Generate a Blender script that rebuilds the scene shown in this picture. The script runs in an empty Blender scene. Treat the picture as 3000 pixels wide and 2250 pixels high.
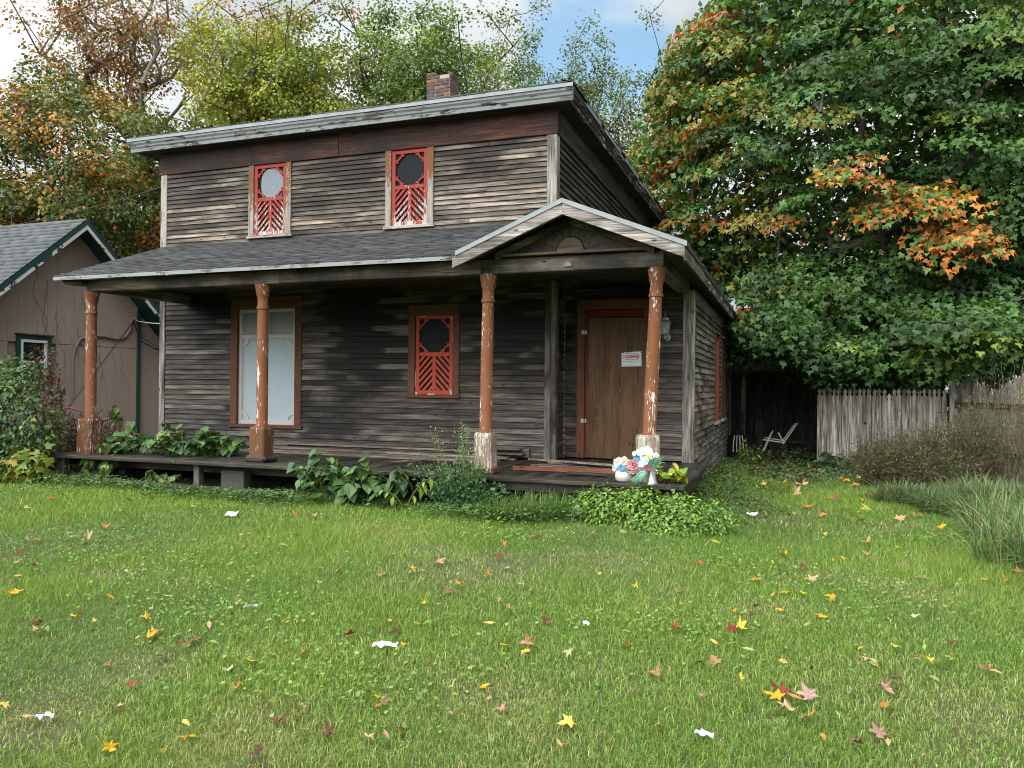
import bpy, bmesh, math, random
import numpy as np
from mathutils import Vector, Matrix, Euler

sc = bpy.context.scene
random.seed(7)
RNG = np.random.default_rng(11)
R = math.radians

# ------------------------------------------------------------------ camera
F_PX, CAM_H, YAW = 2258.0, 1.5, R(19.7)
cam_d = bpy.data.cameras.new('camera')
cam = bpy.data.objects.new('camera', cam_d)
sc.collection.objects.link(cam)
cam_d.sensor_width = 36.0
cam_d.lens = F_PX / 3000.0 * 36.0
cam_d.clip_start, cam_d.clip_end = 0.05, 3000.0
cam.matrix_world = (Matrix.Translation((0, 0, CAM_H)) @ Matrix.Rotation(YAW, 4, 'Z')
                    @ Matrix.Rotation(R(90 + 0.18), 4, 'X') @ Matrix.Rotation(R(0.52), 4, 'Z'))
sc.camera = cam

# ------------------------------------------------------------------ sky, sun, exposure
SUN_EL, SUN_AZ = R(54), R(203)          # azimuth measured from +Y towards +X (behind the camera, to its left)
SUN_DIR = Vector((math.sin(SUN_AZ) * math.cos(SUN_EL), math.cos(SUN_AZ) * math.cos(SUN_EL), math.sin(SUN_EL)))
world = bpy.data.worlds.new('World')
sc.world = world
world.use_nodes = True
sun_d = bpy.data.lights.new('sun', 'SUN')
sun_d.energy, sun_d.angle, sun_d.color = 1.5, R(95), (1.0, 0.985, 0.96)
sun = bpy.data.objects.new('sun', sun_d)
sc.collection.objects.link(sun)
sun.rotation_euler = SUN_DIR.to_track_quat('Z', 'Y').to_euler()
sc.view_settings.view_transform = 'Standard'
sc.view_settings.look = 'None'
sc.view_settings.exposure = 2.4
sc.view_settings.gamma = 1.0
sc.view_settings.use_curve_mapping = False
sc.render.engine = 'CYCLES'
sc.cycles.use_denoising = True
sc.cycles.pixel_filter_type = 'BLACKMAN_HARRIS'
sc.cycles.filter_width = 1.05
sc.cycles.denoiser = 'OPENIMAGEDENOISE'
sc.cycles.denoising_input_passes = 'RGB_ALBEDO_NORMAL'
sc.cycles.max_bounces = 6
sc.cycles.diffuse_bounces = 3
sc.cycles.glossy_bounces = 2
sc.cycles.transmission_bounces = 4
sc.cycles.transparent_max_bounces = 8
sc.cycles.caustics_reflective = False
sc.cycles.caustics_refractive = False


# ------------------------------------------------------------------ node helpers
def nd(nt, typ, ins=None, **props):
    n = nt.nodes.new(typ)
    for k, v in props.items():
        setattr(n, k, v)
    for k, v in (ins or {}).items():
        if isinstance(v, bpy.types.NodeSocket):
            nt.links.new(v, n.inputs[k])
        else:
            n.inputs[k].default_value = v
    return n


def c4(c):
    return (c[0], c[1], c[2], 1.0)


def mth(nt, op, a, b=0.0, clamp=False):
    return nd(nt, 'ShaderNodeMath', {0: a, 1: b}, operation=op, use_clamp=clamp).outputs[0]


def vmul(nt, a, b):
    return nd(nt, 'ShaderNodeVectorMath', {0: a, 1: b}, operation='MULTIPLY').outputs[0]


def vadd(nt, a, b):
    return nd(nt, 'ShaderNodeVectorMath', {0: a, 1: b}, operation='ADD').outputs[0]


def noise(nt, vec, scale=1.0, detail=4.0, rough=0.6, dist=0.0):
    return nd(nt, 'ShaderNodeTexNoise', {'Vector': vec, 'Scale': scale, 'Detail': detail, 'Roughness': rough, 'Distortion': dist}).outputs[0]


def ramp(nt, fac, stops, interp='LINEAR'):
    n = nd(nt, 'ShaderNodeValToRGB', {'Fac': fac})
    cr = n.color_ramp
    cr.interpolation = interp
    while len(cr.elements) < len(stops):
        cr.elements.new(0.5)
    for e, (p, c) in zip(cr.elements, stops):
        e.position = p
        e.color = c4(c) if isinstance(c, (tuple, list)) else (c, c, c, 1)
    return n.outputs[0]


def sstep(nt, v, lo, hi):
    return nd(nt, 'ShaderNodeMapRange', {'Value': v, 'From Min': lo, 'From Max': hi}, interpolation_type='SMOOTHSTEP').outputs[0]


def mixc(nt, fac, a, b, mode='MIX'):
    n = nd(nt, 'ShaderNodeMix', data_type='RGBA', blend_type=mode)
    for sock, v in ((n.inputs[0], fac), (n.inputs[6], a), (n.inputs[7], b)):
        if isinstance(v, bpy.types.NodeSocket):
            nt.links.new(v, sock)
        elif isinstance(v, (tuple, list)):
            sock.default_value = c4(v)
        else:
            sock.default_value = v
    return n.outputs[2]


def bump(nt, h, strength=0.3, dist=0.01):
    return nd(nt, 'ShaderNodeBump', {'Height': h, 'Strength': strength, 'Distance': dist}).outputs[0]


def newmat(name):
    m = bpy.data.materials.new(name)
    m.use_nodes = True
    nt = m.node_tree
    b = nt.nodes['Principled BSDF']
    return m, nt, b


def setb(nt, b, **kw):
    for k, v in kw.items():
        k = k.replace('_', ' ')
        s = b.inputs[k]
        if isinstance(v, bpy.types.NodeSocket):
            nt.links.new(v, s)
        else:
            s.default_value = c4(v) if isinstance(v, tuple) and len(v) == 3 and s.type == 'RGBA' else v


def build_world():
    nt = world.node_tree
    nt.nodes.clear()
    out = nt.nodes.new('ShaderNodeOutputWorld')
    bg = nt.nodes.new('ShaderNodeBackground')
    sky = nd(nt, 'ShaderNodeTexSky', sky_type='NISHITA', sun_disc=False, sun_elevation=SUN_EL, sun_rotation=SUN_AZ,
             air_density=1.0, dust_density=0.6, ozone_density=2.0)
    tc = nt.nodes.new('ShaderNodeTexCoord')
    d = tc.outputs['Generated']
    sep = nd(nt, 'ShaderNodeSeparateXYZ', {0: d})
    zz = mth(nt, 'ADD', mth(nt, 'MAXIMUM', sep.outputs[2], 0.0), 0.35)
    pr = nd(nt, 'ShaderNodeVectorMath', {0: d, 1: nd(nt, 'ShaderNodeCombineXYZ', {0: zz, 1: zz, 2: zz}).outputs[0]}, operation='DIVIDE').outputs[0]
    big = noise(nt, vadd(nt, pr, (3.1, 1.7, 0.4)), 1.5, 5.0, 0.52, 0.25)
    fine = noise(nt, vadd(nt, pr, (8.1, 4.7, 2.4)), 3.3, 6.0, 0.55, 0.4)
    # one rift in the cloud deck, above the right half of the roof
    hole_dir = Vector((-0.235, 0.974, 0.455)).normalized()
    dd = nd(nt, 'ShaderNodeVectorMath', {0: nd(nt, 'ShaderNodeVectorMath', {0: d}, operation='NORMALIZE').outputs[0], 1: tuple(hole_dir)}, operation='DOT_PRODUCT').outputs['Value']
    wob = mth(nt, 'MULTIPLY', mth(nt, 'SUBTRACT', fine, 0.5), 0.016)
    hole = sstep(nt, mth(nt, 'ADD', dd, wob), 0.9942, 0.9990)
    cover = sstep(nt, mth(nt, 'ADD', big, 0.36), 0.40, 0.62)
    cover = mth(nt, 'MULTIPLY', cover, mth(nt, 'SUBTRACT', 1.0, mth(nt, 'MULTIPLY', hole, 0.80)))
    shade = noise(nt, vadd(nt, pr, (1.3, 9.2, 5.0)), 2.1, 5.0, 0.5, 0.3)
    cloud = ramp(nt, shade, [(0.32, (0.95, 1.08, 1.17)), (0.50, (1.55, 1.64, 1.68)), (0.66, (2.3, 2.32, 2.32))])
    blue = mixc(nt, 1.0, sky.outputs[0], (0.36, 0.50, 0.47), 'MULTIPLY')
    nt.links.new(mixc(nt, cover, blue, cloud), bg.inputs['Color'])
    bg.inputs['Strength'].default_value = 0.10
    nt.links.new(bg.outputs[0], out.inputs['Surface'])


build_world()

# ------------------------------------------------------------------ materials
MAT = {}
AX = {'x': (1.9, 44, 44), 'y': (44, 1.9, 44), 'z': (44, 44, 1.9)}


def wood_mat(name, axis, stops, rough=0.72, bmp=0.35, var=0.5, paint=None, stain=None, moss=None, spec=0.3, zwear=None, warm=0.0):
    m, nt, b = newmat(name)
    pos = nd(nt, 'ShaderNodeNewGeometry').outputs['Position']
    rnd = nd(nt, 'ShaderNodeObjectInfo').outputs['Random']
    r2 = mth(nt, 'FRACT', mth(nt, 'MULTIPLY', rnd, 7.31))
    r3 = mth(nt, 'FRACT', mth(nt, 'MULTIPLY', rnd, 23.7))
    off = nd(nt, 'ShaderNodeCombineXYZ', {0: mth(nt, 'MULTIPLY', rnd, 9.0), 1: mth(nt, 'MULTIPLY', r2, 7.0), 2: mth(nt, 'MULTIPLY', r3, 5.0)}).outputs[0]
    p = vadd(nt, pos, off)
    s = AX[axis]
    g = noise(nt, vmul(nt, p, tuple(a * 1.5 for a in s)), 1.0, 5.0, 0.7, 0.35)
    st = noise(nt, vmul(nt, p, tuple(a * 0.22 if a > 2 else a * 0.6 for a in s)), 1.0, 3.0, 0.6, 0.2)
    f = mth(nt, 'ADD', mth(nt, 'MULTIPLY', g, 0.55), mth(nt, 'MULTIPLY', st, 0.45))
    col = ramp(nt, f, [(.5 + (q - .5) * .52, c) for q, c in stops])
    val = mth(nt, 'ADD', 1.0 - var * 0.5, mth(nt, 'MULTIPLY', r2, var))
    col = mixc(nt, 1.0, col, nd(nt, 'ShaderNodeCombineXYZ', {0: val, 1: val, 2: val}).outputs[0], 'MULTIPLY')
    if warm:
        col = mixc(nt, mth(nt, 'MULTIPLY', r3, warm), col, mixc(nt, 1.0, col, (1.25, 0.95, 0.72), 'MULTIPLY'))
    # knots and nail heads
    kn = nd(nt, 'ShaderNodeTexVoronoi', {'Vector': vmul(nt, p, tuple(3.0 if a < 2 else 9.0 for a in s)), 'Scale': 1.0}).outputs['Distance']
    col = mixc(nt, sstep(nt, kn, 0.13, 0.04), col, tuple(0.35 * x for x in stops[0][1]))
    if stain:
        sc_, lo, hi, scol, amt = stain[:5]
        sh = nd(nt, 'ShaderNodeCombineXYZ', {0: mth(nt, 'MULTIPLY', r2, 0.85), 1: mth(nt, 'MULTIPLY', r2, 0.85), 2: 0.0}).outputs[0]
        n1 = noise(nt, vmul(nt, vadd(nt, pos, sh), (sc_, sc_, sc_ * 0.8)), 1.0, 4.0, 0.55, 0.3)
        n1 = mth(nt, 'ADD', n1, mth(nt, 'MULTIPLY', mth(nt, 'SUBTRACT', g, 0.5), 0.22))
        if len(stain) > 5:                      # round patches added at set spots, such as the porch mould
            for (bx, bz, br, bw) in stain[5]:
                q = nd(nt, 'ShaderNodeVectorMath', {0: vmul(nt, vadd(nt, vadd(nt, pos, sh), (-bx - .42, 0, -bz)), (1, 0, 1))}, operation='LENGTH').outputs['Value']
                n1 = mth(nt, 'ADD', n1, mth(nt, 'MULTIPLY', sstep(nt, q, br, 0.0), bw))
        col = mixc(nt, mth(nt, 'MULTIPLY', sstep(nt, n1, lo, hi), amt), col, scol)
    if moss:
        mcol, mlo, mhi, mamt = moss
        n2 = noise(nt, vadd(nt, pos, (4.4, 2.2, 7.7)), 2.2, 6.0, 0.65, 0.6)
        col = mixc(nt, mth(nt, 'MULTIPLY', sstep(nt, n2, mlo, mhi), mamt), col, mcol)
    h = g
    if paint:
        pcol, lo, hi, pscale = paint
        sx = tuple(pscale * (0.22 if a < 2 else 1.0) for a in s)
        pn = mth(nt, 'ADD', mth(nt, 'MULTIPLY', noise(nt, vmul(nt, vadd(nt, pos, off), sx), 1.0, 7.0, 0.68, 0.3), 0.58),
                 mth(nt, 'MULTIPLY', noise(nt, vmul(nt, vadd(nt, pos, (1, 5, 2)), tuple(2.0 if a < 2 else 7.0 for a in s)), 1.0, 3.0), 0.42))
        if zwear:
            zc = nd(nt, 'ShaderNodeSeparateXYZ', {0: pos}).outputs[2]
            pn = mth(nt, 'ADD', pn, nd(nt, 'ShaderNodeMapRange', {'Value': zc, 'From Min': zwear[0], 'From Max': zwear[1], 'To Min': zwear[2], 'To Max': zwear[3]}).outputs[0])
        pm = sstep(nt, pn, lo, hi)
        pv = mixc(nt, noise(nt, pos, 3.0, 4.0), tuple(0.72 * x for x in pcol), pcol)
        col = mixc(nt, pm, col, pv)
        h = mth(nt, 'ADD', mth(nt, 'MULTIPLY', g, 0.4), pm)
    setb(nt, b, Base_Color=col, Roughness=rough, Normal=bump(nt, h, bmp, 0.004))
    b.inputs['Specular IOR Level'].default_value = spec
    MAT[name] = m
    return m


def plain(name, col, rough=0.6, metal=0.0, spec=0.4, nscale=0.0, namt=0.3, bmp=0.0, alpha=None, var=0.0):
    m, nt, b = newmat(name)
    c = col
    if nscale or var:
        pos = nd(nt, 'ShaderNodeNewGeometry').outputs['Position']
        n = noise(nt, pos, nscale or 5.0, 6.0, 0.6, 0.3)
        c = mixc(nt, n, tuple(x * (1 - namt) for x in col), tuple(min(1, x * (1 + namt)) for x in col))
        if var:
            rr = nd(nt, 'ShaderNodeObjectInfo').outputs['Random']
            vv = mth(nt, 'ADD', 1 - var / 2, mth(nt, 'MULTIPLY', rr, var))
            c = mixc(nt, 1.0, c, nd(nt, 'ShaderNodeCombineXYZ', {0: vv, 1: vv, 2: vv}).outputs[0], 'MULTIPLY')
        if bmp:
            setb(nt, b, Normal=bump(nt, n, bmp, 0.01))
    setb(nt, b, Base_Color=c, Roughness=rough, Metallic=metal)
    b.inputs['Specular IOR Level'].default_value = spec
    if alpha is not None:
        b.inputs['Alpha'].default_value = alpha
    MAT[name] = m
    return m


def leaf_mat(name, trans=0.25, rough=0.5, spec=0.35, use_obj=False, veins=False):
    m, nt, b = newmat(name)
    if use_obj:
        col = nd(nt, 'ShaderNodeObjectInfo').outputs['Color']
        tc = nd(nt, 'ShaderNodeTexCoord').outputs['Object']
        rr = nd(nt, 'ShaderNodeObjectInfo').outputs['Random']
        nn = noise(nt, vadd(nt, tc, nd(nt, 'ShaderNodeCombineXYZ', {0: mth(nt, 'MULTIPLY', rr, 40.0)}).outputs[0]), 22.0, 4.0, 0.6)
        col = mixc(nt, mth(nt, 'MULTIPLY', sstep(nt, nn, 0.45, 0.7), 0.6), col, mixc(nt, 1.0, col, (0.55, 0.38, 0.3), 'MULTIPLY'))
    else:
        col = nd(nt, 'ShaderNodeAttribute', attribute_name='Col').outputs['Color']
    setb(nt, b, Base_Color=col, Roughness=rough)
    b.inputs['Specular IOR Level'].default_value = spec
    out = nt.nodes['Material Output']
    tr = nd(nt, 'ShaderNodeBsdfTranslucent', {'Color': mixc(nt, 1.0, col, (1.25, 1.2, 0.7), 'MULTIPLY')})
    ms = nd(nt, 'ShaderNodeMixShader', {0: trans, 1: b.outputs[0], 2: tr.outputs[0]})
    nt.links.new(ms.outputs[0], out.inputs['Surface'])
    MAT[name] = m
    return m


GREY = [(0.28, (0.045, 0.04, 0.035)), (0.45, (0.15, 0.135, 0.12)), (0.58, (0.29, 0.265, 0.24)), (0.75, (0.47, 0.44, 0.40))]
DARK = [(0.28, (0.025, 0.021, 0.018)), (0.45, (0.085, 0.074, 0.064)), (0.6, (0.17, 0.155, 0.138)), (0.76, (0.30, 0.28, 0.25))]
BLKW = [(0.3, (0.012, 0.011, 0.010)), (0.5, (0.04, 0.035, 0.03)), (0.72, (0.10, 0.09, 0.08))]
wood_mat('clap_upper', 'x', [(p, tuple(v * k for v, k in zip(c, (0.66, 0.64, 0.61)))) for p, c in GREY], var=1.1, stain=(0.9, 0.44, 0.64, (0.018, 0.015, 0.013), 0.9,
         [(-9.3, 4.95, .8, .16), (-6.6, 4.9, .9, .2), (-4.2, 4.8, .9, .22), (-3.5, 4.3, .6, .12), (-8.9, 3.95, .7, -.22), (-6.7, 4.0, .7, -.18), (-3.8, 3.95, .8, -.22)]), warm=0.35, bmp=0.6)  # darker patches near the top of the wall, paler ones lower down
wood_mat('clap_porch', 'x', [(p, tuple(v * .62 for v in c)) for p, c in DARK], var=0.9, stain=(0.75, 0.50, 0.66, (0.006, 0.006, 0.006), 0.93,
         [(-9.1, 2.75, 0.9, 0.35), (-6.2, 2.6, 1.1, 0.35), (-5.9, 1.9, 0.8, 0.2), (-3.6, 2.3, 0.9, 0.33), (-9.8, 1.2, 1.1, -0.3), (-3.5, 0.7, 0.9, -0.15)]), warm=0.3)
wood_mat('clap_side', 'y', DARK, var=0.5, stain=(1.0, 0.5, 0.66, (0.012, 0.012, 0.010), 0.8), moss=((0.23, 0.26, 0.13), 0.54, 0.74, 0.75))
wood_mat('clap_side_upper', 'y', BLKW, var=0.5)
wood_mat('post_grey', 'z', GREY, var=0.25, bmp=0.5)
wood_mat('post_dark', 'z', DARK, var=0.3, bmp=0.5, stain=(1.6, 0.46, 0.62, (0.012, 0.01, 0.009), 0.85))
wood_mat('trim_white', 'z', GREY, var=0.2, paint=((0.42, 0.39, 0.35), 0.44, 0.50, 30), bmp=0.5)
wood_mat('trim_white_x', 'x', GREY, var=0.2, paint=((0.42, 0.39, 0.35), 0.44, 0.50, 30), bmp=0.5)
wood_mat('casing_brown', 'z', [(0.3, (0.075, 0.031, 0.015)), (0.7, (0.14, 0.058, 0.027))], var=0.12, bmp=0.2)
wood_mat('casing_brown_x', 'x', [(0.3, (0.075, 0.031, 0.015)), (0.7, (0.14, 0.058, 0.027))], var=0.12, bmp=0.2)
wood_mat('red_jamb', 'z', [(0.3, (0.09, 0.010, 0.008)), (0.7, (0.15, 0.016, 0.012))], var=0.1, bmp=0.2)
wood_mat('red_new', 'z', [(0.3, (0.36, 0.055, 0.035)), (0.7, (0.50, 0.085, 0.055))], var=0.12, bmp=0.12)
wood_mat('red_worn', 'z', [(0.3, (0.34, 0.30, 0.27)), (0.7, (0.52, 0.48, 0.44))], var=0.15, paint=((0.33, 0.045, 0.032), 0.46, 0.49, 55), zwear=(3.85, 5.0, -0.045, 0.14), bmp=0.4)
wood_mat('casing_worn', 'z', [(0.3, (0.15, 0.135, 0.115)), (0.7, (0.38, 0.35, 0.31))], var=0.2, paint=((0.19, 0.085, 0.035), 0.50, 0.54, 50), zwear=(3.85, 5.0, -0.10, 0.10), bmp=0.4)
wood_mat('frieze', 'x', [(0.34, (0.012, 0.008, 0.007)), (0.48, (0.034, 0.013, 0.009)), (0.58, (0.055, 0.019, 0.012)), (0.72, (0.11, 0.042, 0.026))], var=0.2, bmp=0.5, stain=(1.3, 0.44, 0.66, (0.010, 0.008, 0.007), 0.9))
wood_mat('fascia_white', 'x', DARK, var=0.1, paint=((0.30, 0.32, 0.33), 0.445, 0.47, 24), bmp=0.5, stain=(3, 0.6, 0.8, (0.05, 0.05, 0.05), 0.5))
wood_mat('fascia_side', 'y', BLKW, var=0.1, paint=((0.42, 0.44, 0.44), 0.53, 0.56, 22), bmp=0.5)
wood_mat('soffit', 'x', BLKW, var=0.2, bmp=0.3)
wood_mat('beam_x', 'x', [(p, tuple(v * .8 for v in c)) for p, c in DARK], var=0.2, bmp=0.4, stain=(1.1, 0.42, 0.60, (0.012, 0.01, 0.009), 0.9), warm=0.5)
wood_mat('beam_y', 'y', DARK, var=0.2, bmp=0.4)
wood_mat('rake', 'x', [(p, tuple(min(1, v * 1.15) for v in c)) for p, c in GREY], var=0.1, bmp=0.55)
wood_mat('sunburst', 'z', [(0.3, (0.02, 0.017, 0.015)), (0.7, (0.07, 0.058, 0.05))], var=0.5, bmp=0.3)
wood_mat('sun_disc', 'x', [(0.3, (0.05, 0.036, 0.025)), (0.7, (0.17, 0.125, 0.085))], var=0.1, bmp=0.4)
wood_mat('deck', 'y', [(p, tuple(v * .6 for v in c)) for p, c in BLKW], var=0.7, bmp=0.5, moss=((0.05, 0.07, 0.03), 0.56, 0.75, 0.6), rough=0.62, spec=0.25)
wood_mat('deck_edge', 'x', [(0.3, (0.014, 0.012, 0.010)), (0.55, (0.038, 0.031, 0.025)), (0.75, (0.09, 0.072, 0.055))], var=0.3, bmp=0.5, moss=((0.075, 0.10, 0.045), 0.52, 0.72, 0.7), rough=0.62, spec=0.25)
wood_mat('plank', 'x', [(p, tuple(v * .6 for v in c)) for p, c in GREY], var=0.8, bmp=0.4, warm=0.6)
wood_mat('plank_red', 'x', [(0.3, (0.10, 0.04, 0.025)), (0.7, (0.24, 0.085, 0.05))], var=0.3, bmp=0.4)
wood_mat('picket', 'z', [(p, tuple(min(.8, v * 1.5) for v in c)) for p, c in GREY], var=0.35, bmp=0.45)
wood_mat('picket_old', 'z', [(p, tuple(min(.8, v * 1.35) for v in c)) for p, c in GREY], var=0.5, bmp=0.6, stain=(2.5, 0.5, 0.7, (0.05, 0.045, 0.04), 0.6))
wood_mat('column', 'z', [(0.3, (0.50, 0.47, 0.43)), (0.7, (0.74, 0.71, 0.66))], var=0.1, paint=((0.215, 0.080, 0.034), 0.415, 0.445, 62), bmp=0.45)
wood_mat('plinth', 'z', [(0.3, (0.25, 0.22, 0.19)), (0.7, (0.60, 0.57, 0.51))], var=0.2, paint=((0.15, 0.064, 0.031), 0.405, 0.45, 55), bmp=0.5, stain=(2.4, 0.55, 0.75, (0.03, 0.024, 0.02), 0.6))
wood_mat('plinth_pale', 'z', [(0.3, (0.20, 0.14, 0.10)), (0.7, (0.34, 0.25, 0.19))], var=0.2, paint=((0.58, 0.55, 0.50), 0.47, 0.52, 50), bmp=0.5)
wood_mat('rot', 'x', BLKW, var=0.2, bmp=0.9)
wood_mat('plywood', 'z', [(0.25, (0.045, 0.023, 0.010)), (0.5, (0.095, 0.051, 0.023)), (0.78, (0.15, 0.085, 0.042))], var=0.05, bmp=0.2, stain=(1.2, 0.55, 0.75, (0.07, 0.045, 0.028), 0.6))
wood_mat('shed_board', 'z', BLKW, var=0.4, bmp=0.4)
wood_mat('bark', 'z', [(0.3, (0.03, 0.026, 0.022)), (0.7, (0.13, 0.115, 0.10))], var=0.1, bmp=0.8)
wood_mat('bark_pale', 'z', [(0.3, (0.06, 0.055, 0.048)), (0.7, (0.20, 0.18, 0.155))], var=0.1, bmp=0.8)
plain('metal_edge', (0.25, 0.28, 0.295), 0.55, 0.1, nscale=5, namt=0.45)
plain('black_void', (0.006, 0.006, 0.007), 0.35, spec=0.5)
plain('interior', (0.012, 0.012, 0.012), 0.9)
plain('screen_mesh', (0.009, 0.011, 0.014), 0.6, spec=0.15, nscale=9, namt=0.5)
plain('curtain', (0.19, 0.23, 0.26), 0.8, nscale=22, namt=0.25)
plain('film_frame', (0.46, 0.39, 0.40), 0.6, nscale=6, namt=0.1)
plain('blind', (0.28, 0.40, 0.46), 0.7, nscale=4, namt=0.1)
plain('mortar', (0.38, 0.35, 0.31), 0.95, nscale=30, namt=0.3, bmp=0.4)
plain('garage_trim', (0.010, 0.048, 0.050), 0.55, nscale=8, namt=0.3)
plain('white_paint', (0.72, 0.74, 0.74), 0.5, nscale=10, namt=0.1)
plain('glass_dark', (0.012, 0.016, 0.020), 0.08, spec=0.7)
plain('conduit', (0.25, 0.17, 0.145), 0.5)
plain('cable', (0.012, 0.012, 0.013), 0.5)
plain('cable_white', (0.6, 0.6, 0.6), 0.5)
plain('bike_paint', (0.22, 0.018, 0.07), 0.4, nscale=20, namt=0.4)
plain('lamp_metal', (0.30, 0.33, 0.33), 0.45, 0.7, nscale=40, namt=0.3)
plain('lamp_glass', (0.45, 0.55, 0.55), 0.15, spec=0.6, alpha=0.45)
plain('bulb', (0.75, 0.75, 0.70), 0.3)
plain('hinge_metal', (0.38, 0.36, 0.33), 0.5, 0.6)
plain('paper', (0.66, 0.68, 0.69), 0.7, nscale=12, namt=0.06)
plain('ink_red', (0.42, 0.02, 0.05), 0.7)
plain('ink_dark', (0.10, 0.08, 0.12), 0.7)
plain('concrete', (0.085, 0.085, 0.075), 0.95, nscale=25, namt=0.5, bmp=0.5)
plain('pot_white', (0.55, 0.53, 0.50), 0.55, nscale=8, namt=0.1, bmp=0.1)
plain('galvanised', (0.50, 0.53, 0.54), 0.32, 0.85, nscale=18, namt=0.3)
plain('litter', (0.50, 0.53, 0.57), 0.6, nscale=40, namt=0.12)
plain('chair_white', (0.66, 0.68, 0.66), 0.5, nscale=12, namt=0.2)
plain('bag_black', (0.012, 0.012, 0.013), 0.25, spec=0.6, nscale=14, bmp=0.8)
plain('bag_stripe', (0.40, 0.42, 0.42), 0.4)
plain('stem_green', (0.09, 0.14, 0.04), 0.6)
plain('stem_brown', (0.07, 0.045, 0.03), 0.8)
plain('stem_tan', (0.16, 0.125, 0.085), 0.8)
plain('stem_red', (0.15, 0.03, 0.05), 0.6)
plain('cone_brown', (0.06, 0.04, 0.03), 0.8, nscale=60, namt=0.5)
for nm, c in (('petal_white', (0.55, 0.58, 0.58)), ('petal_cream', (0.55, 0.50, 0.43)), ('petal_blue', (0.11, 0.27, 0.46)), ('petal_paleblue', (0.38, 0.52, 0.56)),
              ('petal_pink', (0.42, 0.20, 0.21)), ('petal_rose', (0.22, 0.03, 0.06)), ('petal_yellow', (0.75, 0.55, 0.05)), ('petal_slate', (0.16, 0.22, 0.24)), ('fake_green', (0.20, 0.42, 0.30))):
    plain(nm, c, 0.6, var=0.2)
leaf_mat('leaf')
leaf_mat('grass', trans=0.3, rough=0.55, spec=0.3)
leaf_mat('fallen', trans=0.12, rough=0.6, spec=0.25, use_obj=True)
leaf_mat('bigleaf', trans=0.2, rough=0.42, spec=0.4, use_obj=True)


def attr_mat(name, rough, nscale, namt, bmp, spec=0.3):
    m, nt, b = newmat(name)
    col = nd(nt, 'ShaderNodeAttribute', attribute_name='Col').outputs['Color']
    pos = nd(nt, 'ShaderNodeNewGeometry').outputs['Position']
    n = noise(nt, pos, nscale, 6.0, 0.7)
    v = mth(nt, 'ADD', 1 - namt, mth(nt, 'MULTIPLY', n, 2 * namt))
    col = mixc(nt, 1.0, col, nd(nt, 'ShaderNodeCombineXYZ', {0: v, 1: v, 2: v}).outputs[0], 'MULTIPLY')
    setb(nt, b, Base_Color=col, Roughness=rough, Normal=bump(nt, n, bmp, 0.004))
    b.inputs['Specular IOR Level'].default_value = spec
    MAT[name] = m


attr_mat('shingle', 0.75, 60.0, 0.5, 0.6, 0.45)


def brick_mat():
    m, nt, b = newmat('brick')
    pos = nd(nt, 'ShaderNodeNewGeometry').outputs['Position']
    rr = nd(nt, 'ShaderNodeObjectInfo').outputs['Random']
    base = ramp(nt, rr, [(0.0, (0.055, 0.045, 0.042)), (0.45, (0.10, 0.075, 0.068)), (0.8, (0.12, 0.07, 0.055)), (0.93, (0.20, 0.085, 0.045)), (1.0, (0.30, 0.12, 0.055))])
    n = noise(nt, pos, 22.0, 5.0, 0.65)
    v = mth(nt, 'ADD', 0.6, mth(nt, 'MULTIPLY', n, 0.8))
    col = mixc(nt, 1.0, base, nd(nt, 'ShaderNodeCombineXYZ', {0: v, 1: v, 2: v}).outputs[0], 'MULTIPLY')
    setb(nt, b, Base_Color=col, Roughness=0.9, Normal=bump(nt, n, 0.6, 0.006))
    MAT['brick'] = m


brick_mat()


def siding_panel_mat():
    m, nt, b = newmat('garage_panel')
    pos = nd(nt, 'ShaderNodeNewGeometry').outputs['Position']
    n = noise(nt, vmul(nt, pos, (6, 6, 1.0)), 1.0, 6.0, 0.65)
    n2 = noise(nt, pos, 0.9, 4.0, 0.6)
    col = ramp(nt, n, [(0.3, (0.33, 0.258, 0.228)), (0.7, (0.39, 0.31, 0.275))])
    col = mixc(nt, mth(nt, 'MULTIPLY', sstep(nt, n2, 0.45, 0.75), 0.35), col, (0.26, 0.20, 0.175))
    setb(nt, b, Base_Color=col, Roughness=0.85, Normal=bump(nt, n, 0.15, 0.004))
    MAT['garage_panel'] = m
    # peeling white-over-green bargeboard
    m, nt, b = newmat('garage_peel')
    pos = nd(nt, 'ShaderNodeNewGeometry').outputs['Position']
    n = noise(nt, vmul(nt, pos, (3, 3, 3)), 1.0, 6.0, 0.6, 0.2)
    col = mixc(nt, sstep(nt, n, 0.46, 0.48), (0.012, 0.05, 0.052), (0.60, 0.60, 0.57))
    setb(nt, b, Base_Color=col, Roughness=0.7)
    MAT['garage_peel'] = m


siding_panel_mat()


def film_mat():
    m, nt, b = newmat('plastic_film')
    pos = nd(nt, 'ShaderNodeNewGeometry').outputs['Position']
    w = noise(nt, vmul(nt, pos, (14, 14, 3)), 1.0, 3.0, 0.5, 1.5)
    setb(nt, b, Base_Color=(0.72, 0.74, 0.76), Roughness=0.3, Alpha=0.26, Normal=bump(nt, w, 0.5, 0.02))
    b.inputs['Specular IOR Level'].default_value = 0.6
    MAT['plastic_film'] = m


film_mat()


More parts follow.
